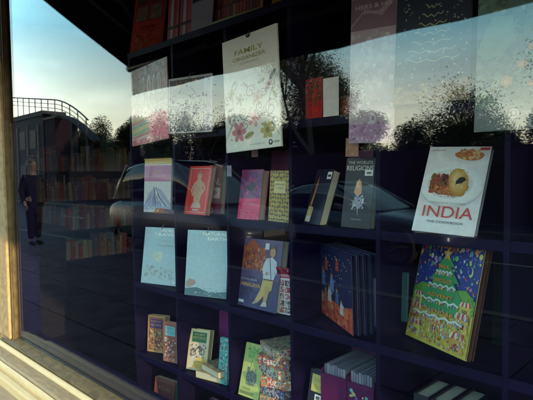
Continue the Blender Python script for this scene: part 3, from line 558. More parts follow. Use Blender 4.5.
for i in range(4):
    p = (cx + nv.x * .024 * i, cy + nv.y * .024 * i, q[2], .355, .272, 1.2, -.7, -33)
    book(p, .020, (.02, .02, .07), a_NAT if i == 0 else None, ['dark blue nativity advent box with a red ground, frontmost of its row', 'second dark blue box standing behind the nativity picture', 'third dark blue box standing behind the nativity picture', 'last dark blue box standing behind the nativity picture'][i], 'box', 'advent_box', pages=False, spine=(.05, .05, .12), group='dark blue advent boxes on the middle shelf', seed=9)
book((-.912, .45, .985, .022, .165, 0, 0, 0), .004, (.20, .19, .26), None, 'narrow grey card strip on the divider beside the dark blue boxes', 'card', 'card_strip', pages=False)
def a_ADV(a, e):
    rr = a.rnd; a.rect(0, 0, 1, 1, (.03, .05, .28)); cols = [(.7, .6, .15), (.6, .06, .06), (.12, .5, .2), (.7, .66, .6), (.6, .3, .55), (.15, .35, .6), (.75, .35, .08)]
    for i in range(16): a.stroke([((i + .5) / 16, 1), ((i + .5) / 16, rr.uniform(.80, .95))], .003, (.4, .4, .5))
    for i in range(240):
        c = rr.choice(cols); u, v = rr.uniform(.02, .98), rr.uniform(.48, .97)
        if rr.random() < .45: a.ell(u, v, .014, .014, c, 9)
        else: a.ell(u, v, .005, .005, (.75, .75, .7), 6)
    for i in range(15): a.ell((i + .5) / 15, rr.uniform(.80, .94), .026, .026, cols[i % 7], 12)
    a.ell(.87, .72, .03, .045, (.65, .7, .3), 12); a.ell(.86, .73, .022, .035, (.03, .05, .28), 12)
    a.poly([(0, .50), (.15, .56), (.35, .54), (.65, .54), (.85, .56), (1, .48), (1, .3), (0, .3)], (.16, .38, .07)); a.rect(0, 0, 1, .36, (.60, .46, .06))
    a.blobs(.02, .03, .98, .35, 90, .022, [(.75, .6, .12), (.7, .4, .08), (.5, .15, .06), (.8, .72, .3), (.3, .4, .1)])
    a.blobs(.02, .34, .98, .50, 30, .03, [(.2, .45, .08), (.12, .32, .06), (.3, .5, .1)])
    a.poly([(.5, .86), (.36, .74), (.42, .74), (.26, .60), (.34, .60), (.15, .43), (.22, .43), (.10, .30), (.90, .30), (.78, .43), (.85, .43), (.66, .60), (.74, .60), (.58, .74), (.64, .74)], (.06, .32, .12))
    def house(u, v, s, c):
        a.rect(u - s, v, u + s, v + s * 1.1, c)
        for i in range(6): a.poly([(u - s * 1.15 + i * s * .383, v + s * 1.1), (u - s * 1.15 + (i + 1) * s * .383, v + s * 1.1), (u - s * .8 + (i + 1) * s * .27, v + s * 1.65), (u - s * .8 + i * s * .27, v + s * 1.65)], (.6, .06, .05) if i % 2 else (.75, .7, .55))
        a.rect(u - s * .5, v + s * .15, u + s * .5, v + s * .75, (.25, .07, .03)); a.blobs(u - s * .45, v + s * .2, u + s * .45, v + s * .7, 6, s * .16, cols)
    for u, v, s, c in [(.12, .34, .075, (.7, .55, .12)), (.88, .34, .075, (.7, .5, .1)), (.14, .20, .09, (.65, .35, .08)), (.86, .20, .10, (.7, .5, .12)), (.16, .03, .10, (.7, .55, .1)), (.5, .13, .085, (.65, .3, .08)), (.84, .03, .10, (.65, .35, .08))]: house(u, v, s, c)
    a.poly([(.5 + (.075 if i % 2 == 0 else .035) * math.cos(i * math.pi / 5 + 1.57), .855 + (.075 if i % 2 == 0 else .035) * math.sin(i * math.pi / 5 + 1.57)) for i in range(10)], (.78, .45, .12)); a.ell(.5, .855, .025, .025, (.75, .65, .3))
    for i in range(190):
        u, v, s = rr.uniform(.03, .97), rr.uniform(.02, .33), .011; c = rr.choice(cols); a.poly([(u - s, v), (u + s, v), (u + s * .5, v + s * 1.8), (u - s * .5, v + s * 1.8)], c); a.ell(u, v + s * 2.3, s * .6, s * .6, (.6, .35, .22), 8)
    tiers = [(.715, .13), (.585, .22), (.445, .31), (.30, .40)]
    for (v, hw), t in zip(tiers, ['MILK', 'CHOCOLATE', 'ADVENT', 'CALENDAR']):
        n = 16; a.stroke([(.5 - hw + 2 * hw * i / n, v - .030 + .012 * math.sin(i * 1.9)) for i in range(n + 1)], .018, (.70, .75, .68)); a.words(t, .5, v + .018, hw * 1.35, .034, (.80, .30, .06), e, .02)
        for i in range(14): a.ell(.5 - hw + hw * 2 * (i + .5) / 14, v - .052, .013, .013, cols[i % 7], 8)
    a.ell(.50, .965, .20, .05, (.60, .03, .03), 20); a.ell(.5, .965, .18, .04, (.5, .02, .03), 20); a.words('DIVINE', .5, .963, .22, .03, (.7, .6, .5), e, .01, 'logo_text')
book(Q['ADV'], .012, (.55, .45, .08), a_ADV, 'bright chocolate advent calendar with a green tree and yellow market stalls', 'advent calendar', 'advent_calendar', pages=False, spine=(.16, .06, .04), gloss=False)
nv2 = Vector((math.sin(R(31.2)), math.cos(R(31.2)), 0)); q = Q['ADV']
book((q[0] + nv2.x * .0135, q[1] + nv2.y * .0135, q[2], q[3], q[4] - .004, q[5], q[6], q[7]), .010, (.14, .06, .04), None, 'brown backed advent calendar standing just behind the bright one', 'advent calendar', 'advent_calendar', pages=False)
book((-.81, .46, 1.02, .02, .16, -3, 0, 0), .01, (.012, .05, .05), None, 'thin teal booklet left of the bright advent calendar', 'booklet', 'booklet')
book((-.54, .62, .957, .10, .26, -3, 0, 0), .012, (.006, .022, .016), None, 'dark green folder behind the bright advent calendar', 'folder', 'folder')
book((-.36, .50, 1.324, .12, .24, -8, 0, 0), .03, (.04, .02, .08), None, 'very dark book right of the white cookbook')

# --- row 4
def photo_cover(frame, inner, cols, title, tcol, tbox, seed):
    def f_(a, e):
        a.rect(0, 0, 1, 1, frame); a.rect(.07, .05, .93, .95, inner); a.blobs(.09, .06, .91, .60, 80, .065, cols); a.rect(.15, .66, .85, .90, tbox)
        for i, t in enumerate(title): a.words(t, .5, .84 - i * .10, .58, .065, tcol, e)
    return f_
book(Q['BKa'], .038, (.45, .26, .12), photo_cover((.45, .25, .10), (.30, .12, .07), [(.5, .2, .08), (.2, .05, .1), (.5, .38, .2), (.12, .06, .06), (.3, .3, .12)], ['NEW', 'RECIPES'], (.6, .3, .1), (.05, .04, .16), 1), 'thick orange boxed book with blue title patch, leftmost on the fourth shelf', seed=2, gloss=True)
book(Q['BKb'], .02, (.35, .12, .10), photo_cover((.35, .14, .10), (.30, .10, .08), [(.5, .35, .28), (.2, .05, .05), (.45, .15, .1), (.55, .5, .45), (.1, .08, .1)], ['STREET', 'FOOD'], (.2, .2, .3), (.18, .46, .52), 1), 'red brown book with a pale blue title patch, beside the orange boxed book', seed=3, gloss=True)
def a_BKc(a, e):
    a.rect(0, 0, 1, 1, (.62, .48, .24)); a.rect(.06, .04, .94, .96, (.60, .50, .36)); a.rect(.14, .68, .86, .93, (.03, .13, .05)); a.words('ANCIENT', .5, .87, .55, .05, (.5, .45, .2), e); a.words('MOTORING', .5, .79, .6, .06, (.5, .45, .2), e)
    a.blobs(.1, .30, .9, .62, 50, .055, [(.62, .6, .58), (.12, .10, .12), (.4, .3, .25), (.55, .45, .35)]); a.poly([(.25, .06), (.92, .06), (.92, .30), (.6, .34), (.4, .2)], (.60, .38, .10)); a.blobs(.3, .06, .9, .28, 16, .05, [(.65, .45, .15), (.45, .25, .08)])
    a.ring(.28, .42, .12, .03, (.04, .04, .05)); a.ring(.70, .46, .12, .03, (.04, .04, .05)); a.stroke([(.28, .42), (.48, .56), (.70, .46)], .05, (.08, .07, .08))
book(Q['BKc'], .036, (.62, .48, .24), a_BKc, 'cream book with green title patch and thick page edges', gloss=True)
for i, (dx, rz, c) in enumerate([(0, 12, (.5, .38, .18)), (.012, -8, (.30, .22, .14))]):
    e = book((-1.745 + dx, .392, .582 + i * .031, .145, .10, -90, 0, rz), .030, c, (lambda a, e: a.blobs(.05, .05, .95, .95, 50, .06, [(.2, .2, .16), (.5, .45, .3), (.1, .1, .1), (.4, .25, .12)])), ['cream edged book lying flat at the foot of the motoring book', 'mottled green book lying on top of the cream edged flat book'][i])
    e.location.z += .030; e.location.y -= .0; e.rotation_euler = (R(-90), 0, R(rz))
book(Q['BKe'], .012, (.10, .35, .38), lambda a, e: a.blobs(.02, .02, .98, .98, 60, .14, [(.12, .4, .42), (.5, .5, .45), (.1, .12, .2), (.4, .15, .1), (.2, .5, .4)]), 'narrow teal illustrated book at the edge of the second column', gloss=True)
book((-1.86, .60, .582, .12, .28, -3, 0, 2), .012, (.22, .03, .15), None, 'magenta folder standing behind the cream motoring book', 'folder', 'folder')
def a_GRN(a, e):
    a.rect(0, 0, 1, 1, (.46, .50, .16)); a.blobs(.2, .72, .75, .95, 30, .08, [(.16, .36, .10), (.22, .42, .12), (.3, .46, .15)]); a.stroke([(.45, .72), (.4, .55)], .02, (.12, .1, .05))
    a.ell(.5, .36, .28, .27, (.16, .16, .15), 20, .08); a.blobs(.27, .22, .74, .54, 60, .035, [(.25, .25, .22), (.08, .08, .08), (.33, .33, .28)]); a.ell(.34, .52, .06, .08, (.15, .15, .14)); a.rect(.05, .04, .7, .10, (.2, .22, .08)); a.words('TALES', .35, .15, .4, .04, (.1, .12, .04), e)
book(Q['GRN'], .015, (.46, .50, .16), a_GRN, 'lime green book with a grey creature under a tree')
rnd = random.Random(12)
for i in range(6):
    c = [(.45, .32, .20), (.08, .08, .22), (.52, .20, .10), (.55, .48, .36), (.30, .12, .10), (.50, .36, .26)][i]; hh = .040
    lab = ['lowest colourful puzzle box in the crooked pile', 'navy puzzle box second from the bottom of the crooked pile', 'orange puzzle box third from the bottom of the crooked pile', 'cream puzzle box fourth from the bottom of the crooked pile', 'dark red puzzle box just under the top of the crooked pile', 'topmost puzzle box of the crooked pile'][i]
    e = empty('puzzle_box', (-1.350 + rnd.uniform(-.01, .01), .47, .5815 + i * (hh + .0005)), (0, 0, R([14, -6, 20, -14, 10, -20][i])), label=lab, cat='box', group='puzzle boxes piled beside the green book')
    a = Art(.15, hh, -.07, 30 + i); a.mb.box(-.075, .075, -.07, .07, 0, hh, c)
    P = [(.55, .12, .06), (.6, .5, .35), (.10, .12, .32), (.5, .3, .12), (.65, .6, .55), (.12, .3, .2), (.3, .05, .08)]
    a.blobs(.02, .05, .98, .95, 36, .05, P); a.words(['JIGSAW', 'GAMES', 'PUZZLE', 'QUIZ', 'CARDS', 'TRAINS'][i], .45, .5, .5, .42, WHT, e)
    b2 = Art(.14, hh, 0, 60 + i); b2.blobs(.02, .05, .98, .95, 30, .06, P)     # printed end of the box
    for fa in b2.mb.f: a.mb.face([(.075 + .0001 - b2.mb.v[k][1], b2.mb.v[k][0], b2.mb.v[k][2]) for k in fa], b2.mb.c[b2.mb.f.index(fa)])
    t_ = Art(.15, .14, 0, 90 + i); t_.blobs(.02, .02, .98, .98, 50, .07, P)    # printed lid
    for fi, fa in enumerate(t_.mb.f): a.mb.face([(t_.mb.v[k][0], t_.mb.v[k][2] - .07, hh - t_.mb.v[k][1]) for k in fa], t_.mb.c[fi])
    a.mb.build('printed_lid', GLOSSY, e)
def a_BKf(a, e):
    a.rect(0, 0, 1, 1, (.02, .02, .035)); a.rect(.12, .60, .88, .92, (.62, .50, .16)); a.words('CLASSIC', .5, .82, .5, .07, (.35, .2, .05), e); a.words('TALES', .5, .70, .42, .07, (.35, .2, .05), e); a.rect(.36, .44, .68, .56, WHT); a.rect(.42, .47, .62, .53, (.1, .1, .1))
    for i in range(5): a.ring(.4 + i * .03, .28, .08 + i * .045, .012, (.4, .4, .42))
book(Q['BKf'], .030, (.02, .02, .035), a_BKf, 'small black book with yellow title patch and a white sticker')
# magazine files and magazines in the fourth column
for k, (x0, x1, lab) in enumerate([(-1.125, -1.015, 'magenta magazine file behind the small black book'), (-1.008, -.905, 'magenta magazine file with a colourful front card')]):
    e = empty('magazine_file', ((x0 + x1) / 2, .48, .582), (0, 0, R(4)), label=lab, cat='magazine file', group='magenta magazine files')
    w = x1 - x0; b = MB(); c = (.10, .012, .07)
    b.box(-w / 2, w / 2, -.06, -.057, 0, .20, c); b.box(-w / 2, w / 2, .16, .163, 0, .235, c); b.box(-w / 2, -w / 2 + .003, -.0565, .1595, 0, .215, c); b.box(w / 2 - .003, w / 2, -.0565, .1595, 0, .215, c); b.box(-w / 2 + .004, w / 2 - .004, -.056, .159, 0, .003, c)
    b.build('file_case', PRINT, e)
    if k: 
        a = Art(w * .9, .18, -.061, 8); a.blobs(0, 0, 1, 1, 40, .12, [(.1, .4, .4), (.6, .3, .1), (.5, .5, .2), (.1, .1, .3)]); a.mb.build('front_card', GLOSSY, e)
    for i in range(8):
        xx = x0 + .008 + i * (w - .016) / 8
        tag(MB().box(xx, xx + (w - .016) / 8 - .002, .435, .63, .588, .812 + rnd.uniform(-.004, .004), rnd.choice([(.20, .19, .26), (.15, .14, .20), (.25, .24, .29)])).build('magazine', PRINT), 'thin grey magazine standing upright in a magenta file', 'magazine', 'magazines in the magenta files')
for i in range(3):
    e = empty('book', (-.665, .46, .582 + .064 * i * .0 + i * .0), (0, 0, 0), label=['black hardback standing low in the fifth column', 'second black hardback in the fifth column', 'third black hardback in the fifth column'][i], cat='book', group='black hardbacks in the fifth column')
    e.location = (-.73 + i * .058, .47, .582); e.rotation_euler = (R(-2), R(2), R(0)); c = (.02, .02, .03)
    b = MB(); b.box(-.024, -.021, -.07, .10, 0, .235, c); b.box(.021, .024, -.07, .10, 0, .235, c); b.box(-.0205, .0205, -.07, -.067, 0, .235, c); b.build('cover', PRINT, e)
    MB().box(-.0205, .0205, -.0665, .096, .003, .229).build('page_block', PAGES, e)

# --- row 5, only its left end shows
book((-2.19, .43, .207, .15, .235, -8, 0, 8), .03, (.40, .13, .10), lambda a, e: (a.rect(.08, .55, .92, .92, (.30, .10, .09)), a.words('ATLAS', .5, .8, .6, .09, (.5, .38, .2), e), a.blobs(.1, .05, .9, .5, 20, .08, [(.4, .2, .12), (.2, .06, .06)])), 'reddish brown book on the lowest visible shelf at the left')
book((-2.06, .45, .207, .08, .27, -6, 0, 4), .02, (.03, .14, .08), None, 'dark green book on the lowest visible shelf')
book((-1.78, .46, .207, .16, .23, -8, 0, 0), .02, (.14, .03, .10), None, 'dark magenta book low in the second column', 'book', 'book')

# ------------------------------------------------------------------ far bookcase along the side wall
SP_C = [tuple(min(.85, v * 3.8) for v in c_) for c_ in [(.30, .07, .05), (.22, .05, .05), (.33, .19, .10), (.12, .10, .14), (.30, .26, .22), (.07, .07, .13), (.36, .12, .06), (.18, .12, .09), (.14, .17, .20), (.45, .40, .34), (.09, .05, .07), (.40, .26, .12)]]
bx, by0, by1 = -5.78, 1.05, 3.05
bc = empty('bookcase', (bx, by0, .1), label='tall dark bookcase full of red and brown spines at the far left', cat='bookcase')
def bpart(n_, *a): o = MB().box(*a).build(n_, NAVY, bc); o.location = (-bx, -by0, -.1)
for y in (by0, by1): bpart('side_panel', bx - .13, bx + .19, y - .015, y + .015, .1, 2.02)
LV = [.56, .90, 1.24, 1.58]
for z in LV + [1.99]: bpart('shelf', bx - .12, bx + .185, by0 + .0155, by1 - .0155, z - .022, z)
bpart('back_panel', bx - .145, bx - .1305, by0 - .015, by1 + .015, .1, 2.02)
bpart('cupboard', bx - .12, bx + .18, by0 + .016, by1 - .016, .12, .50)
rnd = random.Random(7); meshes = {}
for z in LV:
    y = by0 + .022
    while y < by1 - .06:
        w = rnd.choice([.022, .03, .036, .045]); hh = rnd.choice([.17, .19, .21, .225, .25, .27, .295]); c = rnd.choice(SP_C); k = (w, hh, c)
        if k not in meshes:
            b = MB(); b.box(.0, .14, 0, w - .002, 0, hh, c); b.box(.1405, .1408, .004, w - .006, hh * .72, hh * .80, tuple(min(.8, x * 1.8 + .1) for x in c)); b.box(.1405, .1408, .004, w - .006, hh * .1, hh * .14, tuple(min(.8, x * 1.6 + .05) for x in c))
            meshes[k] = b.mesh('shelved_book', PRINT)
        o = bpy.data.objects.new('shelved_book', meshes[k]); C.objects.link(o); o.location = (bx + rnd.uniform(.0, .03), y, z + .001)
        o.rotation_euler = (R(rnd.choice([0, 0, 0, 0, -4, 3])), 0, 0)
        tag(o, 'spine out book among the crowded shelves of the far bookcase', 'book', 'books in the far bookcase'); y += w + (rnd.uniform(.02, .05) if rnd.random() < .13 else .002)
book((bx + .20, 1.90, 1.245, .15, .20, -10, 0, 90), .02, (.40, .05, .05), lambda a, e: (a.blobs(.1, .1, .9, .9, 20, .1, [(.5, .08, .06), (.3, .03, .04), (.5, .3, .2)]),), 'red book turned face out in the far bookcase', 'book', 'book')

# wire card rack between the bookcase and the unit
rk = empty('card_rack', (-3.22, 1.02, .1), (0, 0, R(35)), label='slim wire rack of greeting cards left of the shelving unit', cat='card rack')
b = MB(); b.tube([(0, 0, 0), (0, 0, 1.62)], .012, 8)
for t in (0, 2.09, 4.19): b.tube([(0, 0, .03), (.22 * math.cos(t), .22 * math.sin(t), .01)], .01, 6)
b.build('pole', METAL, rk)
for k in range(6):
    z = .22 + k * .235; b = MB()
    for s in (-.075, .075): b.tube([(s, -.05, z), (s, -.05, z + .09)], .003, 5)
    b.tube([(-.075, -.05, z), (.075, -.05, z)], .003, 5); b.tube([(-.075, -.05, z + .09), (.075, -.05, z + .09)], .003, 5); b.tube([(0, 0, z + .02), (0, -.05, z + .02)], .004, 5); b.build('wire_pocket', METAL, rk)
    lab = ['white card with a dark picture, lowest in the wire rack', 'pale card second from the bottom in the wire rack', 'white card third from the bottom in the wire rack', 'reddish card in the middle of the wire rack', 'white card second from the top in the wire rack', 'pale card topmost in the wire rack'][k]
    M_ = Matrix.Translation((-3.22, 1.02, .1)) @ Matrix.Rotation(R(35), 4, 'Z') @ Vector((0, -.046, z + .005))
    book((M_.x, M_.y, M_.z, .125, .17, -5, 0, 35), .008, (.5, .48, .46), (lambda a, e, k=k: (a.rect(.08, .06, .92, .94, [(.6, .58, .56), (.5, .48, .46), (.62, .6, .58), (.42, .06, .08), (.6, .58, .54), (.45, .4, .4)][k]), a.blobs(.15, .15, .85, .6, 14, .12, [(.15, .12, .14), (.4, .1, .1), (.6, .5, .4)]))), lab, 'card', 'card', pages=False, group='cards in the wire rack', seed=k)
# counter with a till at the far left
ct = empty('counter', (-4.9, .62, .1), label='dark sales counter at the far left inside the shop', cat='counter')
b = MB(); b.box(-.5, .5, -.30, .30, 0, .93, (.006, .004, .010)); b.build('cabinet', PRINT, ct); b = MB().box(-.53, .53, -.33, .33, .9305, .965, (.10, .07, .06)); b.build('counter_top', PRINT, ct)
tl = empty('cash_till', (-4.62, .52, 1.066), (0, 0, R(40)), label='pale cash till standing on the dark counter', cat='till')
b = MB(); b.box(-.16, .16, -.17, .17, 0, .10, (.30, .29, .30)); b.build('drawer', PRINT, tl, bevel=.006)
b = MB(); b.loft([[(x, -.15, .1005), (x, .12, .1005), (x, .12, .20), (x, -.13, .135)] for x in (-.15, .15)], col=(.38, .37, .38)); b.build('keypad_body', PRINT, tl)
b = MB(); b.box(-.11, .11, .04, .07, .205, .36, (.45, .44, .46)); b.box(-.095, .095, .036, .0395, .22, .345, (.05, .07, .10)); b.build('screen', PRINT, tl)

# ------------------------------------------------------------------ awning over the window
AX0, AX1, AY, AZ0, AZ1 = -3.715, 9.0, -1.2, 3.08, 2.39  # unseen right end lengthened to keep low sun off the shelves
aw = empty('awning', (0, 0, 0), label='dark fabric awning with folding arms above the shop window', cat='awning')
FAB = mat('awning_fabric', (.030, .018, .030), .9, noise=.35, scale=5, stretch=(1, 6, 1), bump=.2, spec=.08)
b = MB(); n = 30
for i in range(n):                                   # slightly sagging cloth, 3 mm thick
    x0, x1 = AX0 + (AX1 - AX0) * i / n, AX0 + (AX1 - AX0) * (i + 1) / n
    for j in range(6):
        def P(x, t): return Vector((x, -.02 + (AY + .02) * t, AZ0 + (AZ1 - AZ0) * t - .012 * math.sin(t * math.pi)))
        t0, t1 = j / 6, (j + 1) / 6; q_ = [P(x0, t0), P(x1, t0), P(x1, t1), P(x0, t1)]; b.face(q_); b.face([p + Vector((0, 0, .004)) for p in q_][::-1])
b.build('canopy', FAB, aw, smooth=True)
b = MB()
for i in range(60):
    x0, x1 = AX0 + (AX1 - AX0) * i / 60, AX0 + (AX1 - AX0) * (i + 1) / 60; dy = lambda x: .006 * math.sin(x * 9)
    b.face([(x0, AY + dy(x0), 2.18 + .004 * math.sin(x0 * 21)), (x1, AY + dy(x1), 2.18 + .004 * math.sin(x1 * 21)), (x1, AY, AZ1), (x0, AY, AZ1)]); b.face([(x0, AY - .003 + dy(x0), 2.18 + .004 * math.sin(x0 * 21)), (x0, AY - .003, AZ1), (x1, AY - .003, AZ1), (x1, AY - .003 + dy(x1), 2.18 + .004 * math.sin(x1 * 21))])
b.build('valance', FAB, aw)
ALU = mat('awning_metal', (.10, .09, .10), .4, .6)
MB().tube([(AX0 - .03, AY, AZ1 + .01), (AX1, AY, AZ1 + .01)], .028, 12).build('front_bar', ALU, aw, smooth=True)
MB().tube([(AX0, -.05, AZ0 + .04), (AX1, -.05, AZ0 + .04)], .045, 12).build('roller', ALU, aw, smooth=True)
for x in (-3.45, -1.2, 1.2, 3.6, 6.0):
    b = MB(); b.tube([(x, -.03, 2.86), (x + .62, -.60, 2.62)], .022, 8); b.tube([(x + .62, -.60, 2.62), (x + .25, AY + .03, AZ1 - .01)], .020, 8); b.tube([(x + .62, -.60, 2.58), (x + .62, -.60, 2.66)], .032, 8); b.build('folding_arm', ALU, aw)
for x in [-3.2 + i * .55 for i in range(22)]:
    b = MB(); b.loft([[(x - .02, -.04, AZ0 - .03), (x + .02, -.04, AZ0 - .03), (x + .02, -.04, AZ0 - .01), (x - .02, -.04, AZ0 - .01)], [(x - .02, -.62, AZ0 - .41), (x + .02, -.62, AZ0 - .41), (x + .02, -.62, AZ0 - .39), (x - .02, -.62, AZ0 - .39)], [(x - .02, AY + .03, AZ1 - .02), (x + .02, AY + .03, AZ1 - .02), (x + .02, AY + .03, AZ1), (x - .02, AY + .03, AZ1)]]); b.build('rafter', ALU, aw)

# ------------------------------------------------------------------ the street that the glass mirrors
ASPH = mat('asphalt', (.020, .019, .034), .85, noise=.3, scale=30, bump=.3, spec=.08)
PAVE = mat('paving_stone', (.024, .018, .034), .8, noise=.35, scale=5, bump=.2, spec=.08)
KERB = mat('kerb_stone', (.07, .065, .075), .8, noise=.2, scale=10, spec=.08)
GRASS = mat('verge', (.03, .045, .015), .95, noise=.5, scale=4, bump=.5, spec=.08)
tag(MB().box(-400, 400, -400, 400, -.6, -.05).build('ground', GRASS), kind='structure')
tag(MB().box(-120, 120, -11.0, -4.13, -.049, .0).build('road', ASPH), kind='structure')
slabs = MB(); rnd = random.Random(3)
slabs.box(-120, 120, -4.0, -.002, -.049, .085)
tag(slabs.build('pavement', PAVE), kind='structure')
sb = MB(); 
for i in range(-24, 14):
    for j in range(5): sb.box(i * .78 + (j % 2) * .39 + .006, i * .78 + (j % 2) * .39 + .774, -4.0 + j * .72 + .006, -4.0 + j * .72 + .714, .0855, .100 + rnd.uniform(-.002, .002))
tag(sb.build('pavement_slabs', PAVE), kind='structure')
tag(MB().box(-120, 120, -4.13, -4.001, -.048, .11).build('kerb', KERB), kind='structure')
tag(MB().box(-120, 120, -13.4, -11.13, -.048, .09).build('far_pavement', PAVE), kind='structure')
tag(MB().box(-120, 120, -11.13, -11.001, -.047, .11).build('far_kerb', KERB), kind='structure')
lm = MB()
for i in range(-14, 14): lm.box(i * 4.0, i * 4.0 + 2, -7.62, -7.52, .001, .004, (.14, .14, .14))
tag(lm.build('lane_markings', PRINT), kind='structure')

def car(loc, L_, H_, Wd, paint, label, tall):
    """nose towards +x; local origin under the rear bumper on the centre line"""
    e = empty('parked_car', loc, label=label, cat='car', group='cars parked along the street')
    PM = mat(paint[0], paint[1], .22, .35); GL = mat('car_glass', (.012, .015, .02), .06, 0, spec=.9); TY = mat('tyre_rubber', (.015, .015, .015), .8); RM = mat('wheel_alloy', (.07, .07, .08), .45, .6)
    belt = .60 * H_ + .05 if not tall else .56 * H_
    # lower body: x, bottom z, top z, half width
    lo = [(0, .38, belt * .72, .80), (.03, .28, belt * .90, .90), (.10, .22, belt, .97), (.30, .20, belt + .03, 1), (.62, .20, belt - .02, 1), (.74, .20, belt - .04, .99), (.88, .22, belt * .86, .95), (.965, .26, belt * .72, .86), (1, .34, belt * .56, .72)]
    b = MB(); rings = []
    for fx, z0, z1, k in lo:
        hw = Wd / 2 * k; x = fx * L_; zm = (z0 + z1) / 2
        rings.append([(x, -hw * .90, z0), (x, -hw, z0 + .10), (x, -hw * 1.0, zm), (x, -hw * .96, z1 - .06), (x, -hw * .86, z1), (x, 0, z1 + .02), (x, hw * .86, z1), (x, hw * .96, z1 - .06), (x, hw, zm), (x, hw, z0 + .10), (x, hw * .90, z0)])
    b.loft(rings); body = b.build('body', PM, e, smooth=True); md = body.modifiers.new('sub', 'SUBSURF'); md.levels = md.render_levels = 2
    gh = ([(.03, belt + .0, .80), (.10, H_ - .14, .72), (.22, H_ - .01, .68), (.45, H_, .67), (.58, H_ - .05, .67), (.72, belt + .20, .74), (.80, belt - .03, .80)] if tall else [(.10, belt - .02, .80), (.19, H_ - .18, .70), (.30, H_ - .02, .66), (.44, H_, .65), (.52, H_ - .05, .66), (.64, belt + .15, .74), (.71, belt - .03, .80)])
    b = MB(); rings = []
    for fx, z1, k in gh:
        hw = Wd / 2 * k; hb = Wd / 2 * .86; x = fx * L_; zb = min(belt - .03, z1 - .01)
        rings.append([(x, -hb, zb), (x, -hw - (hb - hw) * .15, z1 - .04 if z1 > belt + .1 else z1), (x, -hw * .8, z1), (x, 0, z1 + .015), (x, hw * .8, z1), (x, hw + (hb - hw) * .15, z1 - .04 if z1 > belt + .1 else z1), (x, hb, zb)])
    b.loft(rings); g = b.build('windows', GL, e, smooth=True); md = g.modifiers.new('sub', 'SUBSURF'); md.levels = md.render_levels = 2
    b = MB()                                          # roof skin and pillars over the glass
    r2 = [[(fx * L_, s * Wd / 2 * k * .80, z1 + .012) for s in (-1, -.5, 0, .5, 1)] for fx, z1, k in gh[1:5]]
    b.loft(r2, closed=False); r3 = [[(p[0], p[1], p[2] - .03) for p in rg][::-1] for rg in r2]; b.loft(r3, closed=False)
    rf = b.build('roof', PM, e, smooth=True); md = rf.modifiers.new('sub', 'SUBSURF'); md.levels = md.render_levels = 2
    for s in (-1, 1):
        b = MB()
        for fx0, fx1 in ((gh[0][0] + .05, gh[1][0] + .06), (.36, .37), (.56 if tall else .50, gh[-1][0] - .02)):
            zt = H_ - .08; b.tube([(fx0 * L_ if fx0 != .36 else .36 * L_, s * Wd / 2 * .845, belt) if fx0 < .4 else (fx1 * L_, s * Wd / 2 * .845, belt), (fx1 * L_, s * Wd / 2 * .70, zt) if fx0 < .4 else (fx0 * L_, s * Wd / 2 * .70, zt)], .028, 6)
        b.build('pillars', PM, e)
        b = MB(); mx_ = (.62 if tall else .56) * L_; b.loft([[(mx_ + a_, s * (Wd / 2 + .02 + w_), belt + .06 + c_) for a_, c_ in ((-.06, -.05), (.05, -.04), (.07, .03), (-.05, .07))] for w_ in (0, .16)]); b.build('wing_mirror', PM, e, bevel=.012)
        b = MB(); b.loft([[(L_ * .90, s * Wd / 2 * .50, z_), (L_ * (.968 if z_ < belt * .65 else .935), s * Wd / 2 * .50, z_), (L_ * (.952 if z_ < belt * .65 else .915), s * Wd / 2 * .74, z_), (L_ * .89, s * Wd / 2 * .865, z_)] for z_ in (belt * .60, belt * .76)]); b.build('headlight', mat('lamp_glass', (.25, .25, .27), .12, 0), e)
        b = MB(); b.box(.004 * L_, .03 * L_, s * Wd / 2 * .62 - .07, s * Wd / 2 * .62 + .07, belt * .72, belt * .9); b.build('tail_light', mat('tail_red', (.3, .01, .01), .2), e)
        for fx in (.18, .81):
            w_ = empty('wheel', (fx * L_, s * (Wd / 2 - .10), .31)); w_.parent = e
            b = MB(); prof_ = [(-.10, .20), (-.10, .29), (-.07, .31), (.07, .31), (.10, .29), (.10, .20)]
            b.loft([[(r_ * math.cos(t), y_, r_ * math.sin(t)) for y_, r_ in prof_] for t in [k * 6.2832 / 24 for k in range(25)]], closed=True, caps=False); b.build('tyre', TY, w_, smooth=True)
            b = MB(); b.loft([[(.20 * math.cos(t), y_, .20 * math.sin(t)) for t in [k * 6.2832 / 20 for k in range(20)]] for y_ in (-.06, .06)])
            for k in range(5):
                t = k * 1.2566; b.tube([(0, s * .075, 0), (.185 * math.cos(t), s * .07, .185 * math.sin(t))], .022, 6)
            b.build('rim', RM, w_)
    b = MB()
    for k in range(4): b.box(L_ - .05, L_ - .015, -.32, .32, .34 + k * .05, .36 + k * .05)
    b.build('grille', TY, e); MB().box(L_ - .012, L_ + .004, -.26, .26, .47, .57, (.12, .12, .12)).build('number_plate', PRINT, e)
    return e
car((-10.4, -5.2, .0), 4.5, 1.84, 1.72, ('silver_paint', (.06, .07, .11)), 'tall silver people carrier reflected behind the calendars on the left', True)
car((-7.75, -7.15, .0), 4.4, 1.38, 1.70, ('dark_blue_paint', (.05, .06, .11)), 'low dark saloon car reflected in the middle of the window', False)

